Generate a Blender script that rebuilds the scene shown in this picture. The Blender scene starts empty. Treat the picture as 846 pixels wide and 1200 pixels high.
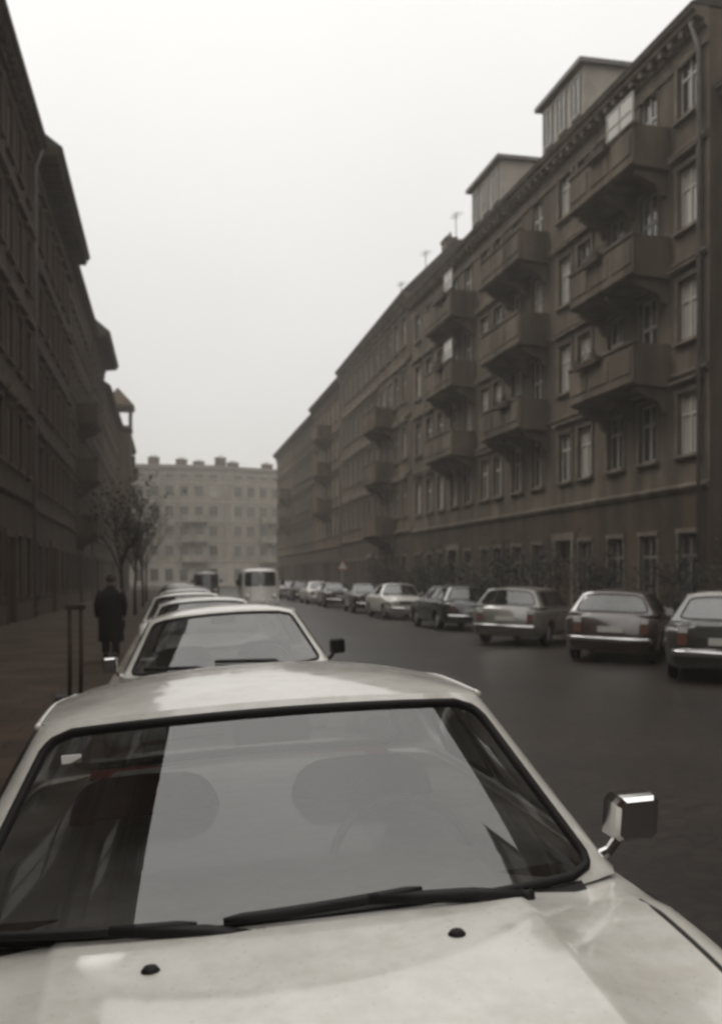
import bpy, math, random
from mathutils import Vector, Matrix
R = math.radians
rnd = random.Random(7)
SC = bpy.context.scene
COL = SC.collection

# ------------------------------------------------------------------ helpers
def link(o, parent=None):
    COL.objects.link(o)
    if parent is not None:
        o.parent = parent
    return o

def empty(name, loc, rz=0.0, label=None, cat=None, group=None, rx=0.0, ry=0.0):
    o = bpy.data.objects.new(name, None)
    o.empty_display_size = 0.2
    o.location = loc
    o.rotation_euler = (rx, ry, rz)
    if label: o['label'] = label
    if cat: o['category'] = cat
    if group: o['group'] = group
    return link(o)

def tag(o, label=None, cat=None, group=None, kind=None):
    if label: o['label'] = label
    if cat: o['category'] = cat
    if group: o['group'] = group
    if kind: o['kind'] = kind
    return o

class MB:
    """collects faces; builds ONE mesh"""
    def __init__(s): s.v = []; s.f = []; s.m = []; s.mi = 0
    def add(s, vs, fs):
        b = len(s.v); s.v += [tuple(p) for p in vs]
        for f in fs:
            s.f.append(tuple(i + b for i in f)); s.m.append(s.mi)
        return s
    def quad(s, a, b, c, d): return s.add([a, b, c, d], [(0, 1, 2, 3)])
    def box(s, x0, x1, y0, y1, z0, z1, faces='all'):
        vs = [(x0,y0,z0),(x1,y0,z0),(x1,y1,z0),(x0,y1,z0),(x0,y0,z1),(x1,y0,z1),(x1,y1,z1),(x0,y1,z1)]
        return s.add(vs, [(3,2,1,0),(4,5,6,7),(0,1,5,4),(1,2,6,5),(2,3,7,6),(3,0,4,7)])
    def extrude(s, prof, a0, a1, fn):
        """closed profile [(d,z)] swept from a0 to a1, fn(a,d,z) -> point; capped"""
        n = len(prof)
        vs = [fn(a0, d, z) for d, z in prof] + [fn(a1, d, z) for d, z in prof]
        fs = [(i, (i+1) % n, n+(i+1) % n, n+i) for i in range(n)] + [tuple(range(n))[::-1], tuple(range(n, 2*n))]
        return s.add(vs, fs)
    def tube(s, pts, r, n=8, closed=False, cap=True):
        pts = [Vector(p) for p in pts]; N = len(pts)
        rr = r if isinstance(r, (list, tuple)) else [r]*N
        rings = []; up = None
        for i in range(N):
            if closed: t = pts[(i+1) % N] - pts[i-1]
            else: t = pts[min(i+1, N-1)] - pts[max(i-1, 0)]
            if t.length < 1e-9: t = Vector((0,0,1))
            t.normalize()
            if up is None:
                up = Vector((0,0,1)) if abs(t.z) < .9 else Vector((1,0,0))
            u = up - t*up.dot(t)
            if u.length < 1e-6: u = t.orthogonal()
            u.normalize(); up = u; w = t.cross(u)
            rings.append([pts[i] + (u*math.cos(2*math.pi*k/n) + w*math.sin(2*math.pi*k/n))*rr[i] for k in range(n)])
        vs = [p for q in rings for p in q]; fs = []
        M = N if closed else N-1
        for i in range(M):
            j = (i+1) % N
            for k in range(n):
                l = (k+1) % n
                fs.append((i*n+k, i*n+l, j*n+l, j*n+k))
        if cap and not closed:
            fs.append(tuple(range(n))[::-1]); fs.append(tuple(range((N-1)*n, N*n)))
        return s.add(vs, fs)
    def lathe(s, prof, n, fn):
        """prof [(r,h)] revolved, fn(rx,ry,h) -> point"""
        vs = []; fs = []
        for r, h in prof:
            for k in range(n):
                a = 2*math.pi*k/n
                vs.append(fn(r*math.cos(a), r*math.sin(a), h))
        for i in range(len(prof)-1):
            for k in range(n):
                l = (k+1) % n
                fs.append((i*n+k, i*n+l, (i+1)*n+l, (i+1)*n+k))
        return s.add(vs, fs)
    def mesh(s, name, mats, smooth=False, weld=False):
        me = bpy.data.meshes.new(name)
        me.from_pydata(s.v, [], s.f)
        for m in (mats if isinstance(mats, (list, tuple)) else [mats]): me.materials.append(m)
        me.polygons.foreach_set('material_index', s.m)
        if weld or True:
            import bmesh
            b = bmesh.new(); b.from_mesh(me)
            if weld: bmesh.ops.remove_doubles(b, verts=b.verts, dist=0.0006)
            bmesh.ops.recalc_face_normals(b, faces=b.faces)
            b.to_mesh(me); b.free()
        if smooth:
            me.polygons.foreach_set('use_smooth', [True]*len(me.polygons))
        me.update()
        return me
    def build(s, name, mats, parent=None, smooth=False, weld=False):
        return link(bpy.data.objects.new(name, s.mesh(name, mats, smooth, weld)), parent)

def inst(name, me, parent, loc=(0,0,0), rz=0.0):
    o = bpy.data.objects.new(name, me); o.location = loc; o.rotation_euler = (0,0,rz)
    return link(o, parent)

def copy_tree(o, parent=None):
    c = o.copy(); COL.objects.link(c)
    if parent is not None: c.parent = parent
    for ch in list(o.children): copy_tree(ch, c)
    return c

def lerp(a, b, t): return a + (b-a)*t
def sst(a, b, x):
    t = max(0, min(1, (x-a)/(b-a))); return t*t*(3-2*t)

# ------------------------------------------------------------------ materials
def nmat(name):
    m = bpy.data.materials.new(name); m.use_nodes = True
    nt = m.node_tree
    return m, nt, nt.nodes['Principled BSDF']

def mat(name, c, rough=.8, var=.25, scale=1.5, bump=0., bscale=30., metal=0., coat=0., coat_rough=.05, spec=.18, streak=0., c2=None):
    m, nt, p = nmat(name)
    p.inputs['Roughness'].default_value = rough
    p.inputs['Metallic'].default_value = metal
    p.inputs['Specular IOR Level'].default_value = spec
    p.inputs['Coat Weight'].default_value = coat
    p.inputs['Coat Roughness'].default_value = coat_rough
    tc = nt.nodes.new('ShaderNodeTexCoord')
    n = nt.nodes.new('ShaderNodeTexNoise'); n.inputs['Scale'].default_value = scale
    n.inputs['Detail'].default_value = 6; n.inputs['Roughness'].default_value = .65
    nt.links.new(tc.outputs['Object'], n.inputs['Vector'])
    rp = nt.nodes.new('ShaderNodeValToRGB')
    c = c if isinstance(c, (tuple, list)) else (c, c, c)
    d = c2 if c2 else tuple(x*(1-var) for x in c)
    e = tuple(min(1, x*(1+var*.6)) for x in c)
    rp.color_ramp.elements[0].position = .34; rp.color_ramp.elements[0].color = (*d, 1)
    rp.color_ramp.elements[1].position = .7; rp.color_ramp.elements[1].color = (*e, 1)
    nt.links.new(n.outputs['Fac'], rp.inputs['Fac'])
    out = rp.outputs['Color']
    if streak:
        mp = nt.nodes.new('ShaderNodeMapping'); mp.inputs['Scale'].default_value = (1.0, 1.0, .13)
        nt.links.new(tc.outputs['Object'], mp.inputs['Vector'])
        n2 = nt.nodes.new('ShaderNodeTexNoise'); n2.inputs['Scale'].default_value = 1.3; n2.inputs['Detail'].default_value = 7
        nt.links.new(mp.outputs['Vector'], n2.inputs['Vector'])
        r2 = nt.nodes.new('ShaderNodeValToRGB')
        r2.color_ramp.elements[0].position = .35; r2.color_ramp.elements[0].color = (1-streak, 1-streak, 1-streak, 1)
        r2.color_ramp.elements[1].position = .62; r2.color_ramp.elements[1].color = (1, 1, 1, 1)
        nt.links.new(n2.outputs['Fac'], r2.inputs['Fac'])
        mx = nt.nodes.new('ShaderNodeMix'); mx.data_type = 'RGBA'; mx.blend_type = 'MULTIPLY'
        mx.inputs[0].default_value = 1
        nt.links.new(out, mx.inputs[6]); nt.links.new(r2.outputs['Color'], mx.inputs[7]); out = mx.outputs[2]
    nt.links.new(out, p.inputs['Base Color'])
    if bump:
        b = nt.nodes.new('ShaderNodeBump'); b.inputs['Strength'].default_value = bump; b.inputs['Distance'].default_value = .02
        n3 = nt.nodes.new('ShaderNodeTexNoise'); n3.inputs['Scale'].default_value = bscale; n3.inputs['Detail'].default_value = 4
        nt.links.new(tc.outputs['Object'], n3.inputs['Vector'])
        nt.links.new(n3.outputs['Fac'], b.inputs['Height']); nt.links.new(b.outputs['Normal'], p.inputs['Normal'])
    return m

def cobble_mat(name, c, scale, rough, joint=.45):
    m, nt, p = nmat(name)
    tc = nt.nodes.new('ShaderNodeTexCoord')
    v = nt.nodes.new('ShaderNodeTexVoronoi'); v.feature = 'DISTANCE_TO_EDGE'; v.inputs['Scale'].default_value = scale
    v2 = nt.nodes.new('ShaderNodeTexVoronoi'); v2.inputs['Scale'].default_value = scale
    n = nt.nodes.new('ShaderNodeTexNoise'); n.inputs['Scale'].default_value = .35; n.inputs['Detail'].default_value = 8
    for q in (v, v2, n): nt.links.new(tc.outputs['Object'], q.inputs['Vector'])
    r = nt.nodes.new('ShaderNodeValToRGB')
    r.color_ramp.elements[0].position = .02; r.color_ramp.elements[0].color = tuple(x*joint for x in c)+(1,)
    r.color_ramp.elements[1].position = .12; r.color_ramp.elements[1].color = (*c, 1)
    nt.links.new(v.outputs['Distance'], r.inputs['Fac'])
    r2 = nt.nodes.new('ShaderNodeValToRGB')
    r2.color_ramp.elements[0].position = .3; r2.color_ramp.elements[0].color = (.42,.42,.42,1)
    r2.color_ramp.elements[1].position = .7; r2.color_ramp.elements[1].color = (1.45,1.45,1.45,1)
    nt.links.new(n.outputs['Fac'], r2.inputs['Fac'])
    mx = nt.nodes.new('ShaderNodeMix'); mx.data_type = 'RGBA'; mx.blend_type = 'MULTIPLY'; mx.inputs[0].default_value = 1
    nt.links.new(r.outputs['Color'], mx.inputs[6]); nt.links.new(r2.outputs['Color'], mx.inputs[7])
    hs = nt.nodes.new('ShaderNodeMix'); hs.data_type = 'RGBA'; hs.blend_type = 'OVERLAY'; hs.inputs[0].default_value = .25
    bw = nt.nodes.new('ShaderNodeRGBToBW'); nt.links.new(v2.outputs['Color'], bw.inputs['Color'])
    nt.links.new(mx.outputs[2], hs.inputs[6]); nt.links.new(bw.outputs['Val'], hs.inputs[7])
    nt.links.new(hs.outputs[2], p.inputs['Base Color'])
    p.inputs['Roughness'].default_value = rough; p.inputs['Specular IOR Level'].default_value = .3
    b = nt.nodes.new('ShaderNodeBump'); b.inputs['Strength'].default_value = .6; b.inputs['Distance'].default_value = .02
    nt.links.new(r.outputs['Color'], b.inputs['Height']); nt.links.new(b.outputs['Normal'], p.inputs['Normal'])
    return m

def slab_mat(name, c, rough=.85):
    m, nt, p = nmat(name)
    tc = nt.nodes.new('ShaderNodeTexCoord')
    br = nt.nodes.new('ShaderNodeTexBrick'); br.inputs['Scale'].default_value = 1.0
    br.inputs['Brick Width'].default_value = .62; br.inputs['Row Height'].default_value = .5
    br.inputs['Mortar Size'].default_value = .012
    br.inputs['Color1'].default_value = (*c, 1); br.inputs['Color2'].default_value = tuple(x*.72 for x in c)+(1,)
    br.inputs['Mortar'].default_value = tuple(x*.4 for x in c)+(1,)
    n = nt.nodes.new('ShaderNodeTexNoise'); n.inputs['Scale'].default_value = .9; n.inputs['Detail'].default_value = 8
    nt.links.new(tc.outputs['Object'], br.inputs['Vector']); nt.links.new(tc.outputs['Object'], n.inputs['Vector'])
    r2 = nt.nodes.new('ShaderNodeValToRGB')
    r2.color_ramp.elements[0].position = .32; r2.color_ramp.elements[0].color = (.5,.5,.5,1)
    r2.color_ramp.elements[1].position = .68; r2.color_ramp.elements[1].color = (1.25,1.25,1.25,1)
    nt.links.new(n.outputs['Fac'], r2.inputs['Fac'])
    mx = nt.nodes.new('ShaderNodeMix'); mx.data_type = 'RGBA'; mx.blend_type = 'MULTIPLY'; mx.inputs[0].default_value = 1
    nt.links.new(br.outputs['Color'], mx.inputs[6]); nt.links.new(r2.outputs['Color'], mx.inputs[7])
    nt.links.new(mx.outputs[2], p.inputs['Base Color']); p.inputs['Roughness'].default_value = rough; p.inputs['Specular IOR Level'].default_value = .15
    return m

def glass_mat(name, tint=.8, ior=1.6, dust=.03, dustc=(.35,.33,.3)):
    m = bpy.data.materials.new(name); m.use_nodes = True
    nt = m.node_tree
    for q in list(nt.nodes): nt.nodes.remove(q)
    out = nt.nodes.new('ShaderNodeOutputMaterial')
    tr = nt.nodes.new('ShaderNodeBsdfTransparent'); tr.inputs['Color'].default_value = (tint, tint, tint, 1)
    gl = nt.nodes.new('ShaderNodeBsdfGlossy'); gl.inputs['Roughness'].default_value = .015
    df = nt.nodes.new('ShaderNodeBsdfDiffuse'); df.inputs['Color'].default_value = (*dustc, 1)
    lw = nt.nodes.new('ShaderNodeFresnel'); lw.inputs['IOR'].default_value = ior
    geo = nt.nodes.new('ShaderNodeNewGeometry')
    # keep the same reflectance from inside and outside of the thin pane
    fl = nt.nodes.new('ShaderNodeVectorMath'); fl.operation = 'SCALE'
    mth = nt.nodes.new('ShaderNodeMath'); mth.operation = 'MULTIPLY_ADD'
    mth.inputs[1].default_value = 1/ior - ior; mth.inputs[2].default_value = ior
    nt.links.new(geo.outputs['Backfacing'], mth.inputs[0])
    mul = nt.nodes.new('ShaderNodeMath'); mul.operation = 'ADD'; mul.inputs[0].default_value = 0
    nt.links.new(lw.outputs['Fac'], mul.inputs[1])
    nt.links.new(mth.outputs[0], lw.inputs['IOR'])
    tc = nt.nodes.new('ShaderNodeTexCoord')
    n = nt.nodes.new('ShaderNodeTexNoise'); n.inputs['Scale'].default_value = 3.; n.inputs['Detail'].default_value = 8
    nt.links.new(tc.outputs['Object'], n.inputs['Vector'])
    dm = nt.nodes.new('ShaderNodeMapRange'); dm.inputs['From Min'].default_value = .3; dm.inputs['From Max'].default_value = .75
    dm.inputs['To Min'].default_value = dust*.4; dm.inputs['To Max'].default_value = dust*1.8
    nt.links.new(n.outputs['Fac'], dm.inputs['Value'])
    m1 = nt.nodes.new('ShaderNodeMixShader'); m2 = nt.nodes.new('ShaderNodeMixShader')
    nt.links.new(dm.outputs['Result'], m1.inputs['Fac']); nt.links.new(tr.outputs[0], m1.inputs[1]); nt.links.new(df.outputs[0], m1.inputs[2])
    nt.links.new(mul.outputs[0], m2.inputs['Fac']); nt.links.new(m1.outputs[0], m2.inputs[1]); nt.links.new(gl.outputs[0], m2.inputs[2])
    nt.links.new(m2.outputs[0], out.inputs['Surface'])
    return m

def pane_mat(name, c, rough=.05):
    m, nt, p = nmat(name)
    p.inputs['Base Color'].default_value = (*c, 1); p.inputs['Roughness'].default_value = rough
    p.inputs['Specular IOR Level'].default_value = .9
    tc = nt.nodes.new('ShaderNodeTexCoord')
    n = nt.nodes.new('ShaderNodeTexNoise'); n.inputs['Scale'].default_value = 2.2; n.inputs['Detail'].default_value = 2
    nt.links.new(tc.outputs['Object'], n.inputs['Vector'])
    b = nt.nodes.new('ShaderNodeBump'); b.inputs['Strength'].default_value = .08; b.inputs['Distance'].default_value = .05
    nt.links.new(n.outputs['Fac'], b.inputs['Height']); nt.links.new(b.outputs['Normal'], p.inputs['Normal'])
    return m

M = {}
M['wall_grey']  = mat('stucco_grey',  (.130,.105,.081), .92, .3, .6, .5, 18, streak=.5)
M['wall_brown'] = mat('stucco_brown', (.118,.082,.054), .92, .3, .6, .5, 18, streak=.5)
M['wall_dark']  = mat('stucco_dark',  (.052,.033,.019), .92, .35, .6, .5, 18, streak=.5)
M['wall_ochre'] = mat('stucco_ochre', (.122,.092,.064), .92, .3, .6, .5, 18, streak=.5)
M['base_shade'] = mat('base_storey_shade', (.066,.047,.033), .93, .35, .7, .5, 16, streak=.5)  # darker than the walls above: street-level shade put into the colour
M['wall_pale']  = mat('stucco_pale',  (.29,.258,.22), .92, .25, .5, .5, 18, streak=.35)
M['trim_grey']  = mat('trim_grey',  (.165,.138,.110), .9, .3, 1.2, .4, 25, streak=.35)
M['trim_dark']  = mat('trim_dark',  (.066,.043,.026), .9, .3, 1.2, .4, 25, streak=.35)
M['trim_pale']  = mat('trim_pale',  (.33,.30,.265), .9, .25, 1.2, .4, 25)
M['roof']       = mat('roof_tiles', (.060,.052,.046), .85, .4, 2.5, .6, 14)
M['roof_metal'] = mat('roof_sheet', (.17,.16,.15), .6, .3, 1.2)
M['chimney']    = mat('chimney_brick', (.12,.09,.075), .95, .4, 3., .6, 20)
M['frame']      = mat('window_paint', (.40,.38,.345), .55, .2, 3.)
M['frame_dull'] = mat('window_paint_old', (.30,.28,.25), .65, .3, 3.)
M['frame_far'] = mat('window_paint_dark', (.13,.12,.105), .7, .3, 3.)
M['pane_dark']  = pane_mat('pane_dark', (.018,.017,.016))
M['pane_mid']   = pane_mat('pane_mid', (.06,.056,.05))
M['pane_curtain'] = pane_mat('pane_curtain', (.34,.32,.28), .12)
M['door_wood']  = mat('door_wood', (.06,.04,.03), .6, .4, 4.)
M['iron']       = mat('dark_iron', (.03,.028,.026), .6, .3, 6.)
M['wood_post']  = mat('wood_post', (.06,.045,.035), .9, .4, 6.)
M['road']   = cobble_mat('road_cobbles', (.023,.017,.0125), 7.0, .40)
M['pave']   = slab_mat('pavement_slabs', (.052,.033,.022))
M['kerb']   = mat('kerb_granite', (.20,.17,.145), .8, .35, 4., .4, 30)
M['ground'] = mat('ground_dirt', (.08,.07,.06), .95, .3, .3)
M['bark']   = mat('bark', (.032,.026,.021), .95, .4, 8., .6, 30)
M['leaf']   = mat('leaf', (.020,.019,.014), .8, .5, 2.)
# cars
def paint(name, c, var=.10, rough=.5, cior=1.75):
    m = mat(name, c, rough, var, 1.7, coat=1., coat_rough=.05, spec=.4)
    nt = m.node_tree; p = nt.nodes['Principled BSDF']; p.inputs['Coat IOR'].default_value = cior
    tc = nt.nodes.new('ShaderNodeTexCoord')
    base = p.inputs['Base Color'].links[0].from_socket
    # fine dirt specks and dried drop marks
    v = nt.nodes.new('ShaderNodeTexVoronoi'); v.inputs['Scale'].default_value = 38; nt.links.new(tc.outputs['Object'], v.inputs['Vector'])
    r = nt.nodes.new('ShaderNodeValToRGB'); r.color_ramp.elements[0].position = .06; r.color_ramp.elements[0].color = (.62,.60,.57,1)
    r.color_ramp.elements[1].position = .13; r.color_ramp.elements[1].color = (1,1,1,1); nt.links.new(v.outputs['Distance'], r.inputs['Fac'])
    n = nt.nodes.new('ShaderNodeTexNoise'); n.inputs['Scale'].default_value = 7; n.inputs['Detail'].default_value = 10; n.inputs['Roughness'].default_value = .75
    nt.links.new(tc.outputs['Object'], n.inputs['Vector'])
    r2 = nt.nodes.new('ShaderNodeValToRGB'); r2.color_ramp.elements[0].position = .36; r2.color_ramp.elements[0].color = (.80,.78,.75,1)
    r2.color_ramp.elements[1].position = .58; r2.color_ramp.elements[1].color = (1,1,1,1); nt.links.new(n.outputs['Fac'], r2.inputs['Fac'])
    o = base
    for q in (r, r2):
        mx = nt.nodes.new('ShaderNodeMix'); mx.data_type = 'RGBA'; mx.blend_type = 'MULTIPLY'; mx.inputs[0].default_value = .85
        nt.links.new(o, mx.inputs[6]); nt.links.new(q.outputs['Color'], mx.inputs[7]); o = mx.outputs[2]
    nt.links.new(o, p.inputs['Base Color'])
    # dust dulls the clear coat in patches
    mr = nt.nodes.new('ShaderNodeMapRange'); mr.inputs['From Min'].default_value = .35; mr.inputs['From Max'].default_value = .7
    mr.inputs['To Min'].default_value = .03; mr.inputs['To Max'].default_value = .16
    nt.links.new(n.outputs['Fac'], mr.inputs['Value']); nt.links.new(mr.outputs[0], p.inputs['Coat Roughness'])
    b = nt.nodes.new('ShaderNodeBump'); b.inputs['Strength'].default_value = .10; b.inputs['Distance'].default_value = .01
    n4 = nt.nodes.new('ShaderNodeTexNoise'); n4.inputs['Scale'].default_value = 3.5; n4.inputs['Detail'].default_value = 3
    nt.links.new(tc.outputs['Object'], n4.inputs['Vector']); nt.links.new(n4.outputs['Fac'], b.inputs['Height'])
    nt.links.new(b.outputs['Normal'], p.inputs['Coat Normal'])
    return m
M['p_white'] = paint('paint_ivory', (.64,.615,.57), .12)
M['p_cream'] = paint('paint_cream', (.74,.71,.655))
M['p_pale']  = paint('paint_pale_grey', (.19,.175,.155))
M['p_dark']  = paint('paint_dark', (.022,.020,.019))
M['p_brown'] = paint('paint_brown', (.045,.031,.024))
M['p_mid']   = paint('paint_mid_grey', (.05,.046,.042))
M['p_red']   = paint('paint_dull_red', (.050,.030,.024))
M['rubber'] = mat('rubber', (.016,.015,.014), .6, .3, 8.)
M['tyre']   = mat('tyre', (.022,.021,.02), .85, .3, 10.)
M['chrome'] = mat('chrome', (.72,.71,.70), .12, .1, 4., metal=1.)
M['rim']    = mat('wheel_paint', (.38,.37,.35), .4, .2, 4., metal=.3)
M['wiper']  = mat('wiper_black', (.018,.017,.016), .5, .3, 8.)
M['seam']   = mat('seam_shadow', (.05,.047,.043), .9, .2, 8.)
M['dash']   = mat('dash_plastic', (.045,.014,.010), .55, .3, 6.)
M['seat_red'] = mat('seat_cloth_red', (.20,.022,.014), .85, .3, 5., .4, 60)
M['seat_grey'] = mat('seat_cloth_grey', (.05,.043,.038), .85, .3, 5., .4, 60)
M['lining'] = mat('head_lining', (.16,.09,.07), .9, .1, 4.)
M['wheelrim'] = mat('steering_plastic', (.30,.29,.27), .35, .1, 6.)
M['glass']  = glass_mat('car_glass', .37, 2.14, .045)
M['lamp']   = mat('lamp_glass', (.6,.59,.56), .08, .1, 6., coat=1.)
M['lamp_red'] = mat('lamp_red_lens', (.16,.07,.055), .12, .1, 6., coat=1.)
M['plate']  = mat('plate_white', (.55,.54,.5), .6, .1, 8.)
M['pale_rect'] = mat('pale_rect_white', (.8,.78,.74), .6, .05, 8.)
M['grille'] = mat('grille_black', (.02,.019,.018), .5, .3, 8.)
M['coat']   = mat('coat_cloth', (.014,.012,.011), .95, .3, 6., .4, 50)
M['skin']   = mat('skin', (.36,.24,.19), .6, .1, 8.)
M['hair']   = mat('hair', (.02,.015,.012), .7, .3, 10.)
M['trouser'] = mat('trouser_cloth', (.03,.027,.026), .95, .3, 6.)
M['sign_white'] = mat('sign_white', (.55,.54,.5), .5, .1, 8.)
M['sign_red']   = mat('sign_red', (.22,.05,.04), .5, .1, 8.)

# ------------------------------------------------------------------ setting
KL, KR = -0.78, 10.2          # kerbs
def road_z(x):
    pts = [(KL,0.0),(1.5,.115),(4.7,.165),(8.0,.135),(KR,.07)]
    for (a,za),(b,zb) in zip(pts, pts[1:]):
        if x <= b: return lerp(za, zb, (x-a)/(b-a))
    return pts[-1][1]
YB, YE = -84, 142
m = MB(); m.box(-140,140,-100,300,-.9,-.30); tag(m.build('ground', M['ground']), kind='structure')
m = MB(); xs = [KL,.3,1.5,2.6,3.7,4.7,5.8,6.9,8.0,9.1,KR]
for a, b in zip(xs, xs[1:]):
    m.quad((a,YB,road_z(a)),(b,YB,road_z(b)),(b,YE,road_z(b)),(a,YE,road_z(a)))
tag(m.build('road', M['road'], smooth=True, weld=True), kind='structure')
m = MB(); m.quad((-120,YE,.12),(120,YE,.12),(120,YE+23.5,.12),(-120,YE+23.5,.12))
tag(m.build('cross_road', M['road']), kind='structure')
ZL, ZR = .12, .19
m = MB(); m.box(-30,KL-.14,YB,YE-2,-.2,ZL); tag(m.build('pavement_left', M['pave']), kind='structure')
m = MB(); m.box(KR+.14,40,YB,YE-2,-.2,ZR); tag(m.build('pavement_right', M['pave']), kind='structure')
m = MB(); m.box(-120,120,YE+23.6,YE+60,-.2,.24); tag(m.build('pavement_far', M['pave']), kind='structure')
def kerb(x0, x1, z):
    m = MB(); y = YB; 
    while y < YE-2:
        l = 1.0; m.box(x0, x1, y+.004, min(y+l, YE-2)-.004, -.2, z+rnd.uniform(-.004,.006)); y += l
    return tag(m.build('kerb', M['kerb']), kind='structure')
kerb(KL-.14+.001, KL, ZL+.008); kerb(KR, KR+.139, ZR+.008)

# ------------------------------------------------------------------ buildings
WINC = {}
def window_meshes(w, h, trim, frame, style):
    """window in facade frame: local x = -d (street at -x), y along, z up from sill. returns surround, frame, panes"""
    key = (round(w,2), round(h,2), trim.name, frame.name, style)
    if key in WINC: return WINC[key]
    s = MB(); hw = w/2
    s.box(-.15,.04,-hw-.16,hw+.16,-.10,-.003)                       # sill
    if style != 'plain':
        s.box(-.06,.02,-hw-.16,-hw-.002,0,h+.004); s.box(-.06,.02,hw+.002,hw+.16,0,h+.004)
        s.box(-.075,.02,-hw-.19,hw+.19,h+.006,h+.16)
        s.box(-.24,.02,-hw-.26,hw+.26,h+.30,h+.37)
        if style == 'pediment':
            s.add([(-.2,-hw-.2,h+.372),(-.2,hw+.2,h+.372),(-.2,0,h+.72),(.02,-hw-.2,h+.372),(.02,hw+.2,h+.372),(.02,0,h+.72)],
                  [(0,1,2),(3,4,5),(0,2,5,3),(1,2,5,4)])
    else:
        s.box(-.05,.02,-hw-.12,hw+.12,h+.006,h+.14)
        s.box(-.03,.02,-hw-.08,-hw-.002,-.02,h+.03); s.box(-.03,.02,hw+.002,hw+.08,-.02,h+.03)
    f = MB(); t = .075
    f.box(.10,.17,-hw,-hw+t,0,h); f.box(.10,.17,hw-t,hw,0,h)
    f.box(.10,.17,-hw+t,hw-t,0,t); f.box(.10,.17,-hw+t,hw-t,h-t,h)
    f.box(.085,.165,-.05,.05,t,h-t); tz = h*.66
    f.box(.09,.168,-hw+t,-.05,tz-.045,tz+.045); f.box(.09,.168,.05,hw-t,tz-.045,tz+.045)
    panes = []
    for k in ('pane_dark','pane_mid','pane_curtain'):
        p = MB(); p.box(.13,.145,-hw+.02,hw-.02,.02,h-.02); panes.append(p.mesh('pane', M[k]))
    WINC[key] = (s.mesh('window', trim), f.mesh('frame', frame), panes)
    return WINC[key]
FARW = {}
def far_window(w, h, trim, frame, pane):
    key = (w, h, trim.name, frame.name, pane)
    if key not in FARW:
        hw = w/2; s = MB()
        s.box(-.12,.03,-hw-.14,hw+.14,-.10,-.003); s.box(-.12,.03,-hw-.14,hw+.14,h+.003,h+.2)
        s.mi = 1
        for a,b in ((-hw,-hw+.09),(-.05,.05),(hw-.09,hw)): s.box(.10,.18,a,b,0,h)
        s.box(.11,.17,-hw+.09,-.05,h*.64,h*.64+.08); s.box(.11,.17,.05,hw-.09,h*.64,h*.64+.08)
        s.mi = 2; s.box(.14,.155,-hw+.02,hw-.02,.01,h-.01)
        FARW[key] = s.mesh('window', [trim, frame, M[pane]])
    return FARW[key]

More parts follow.
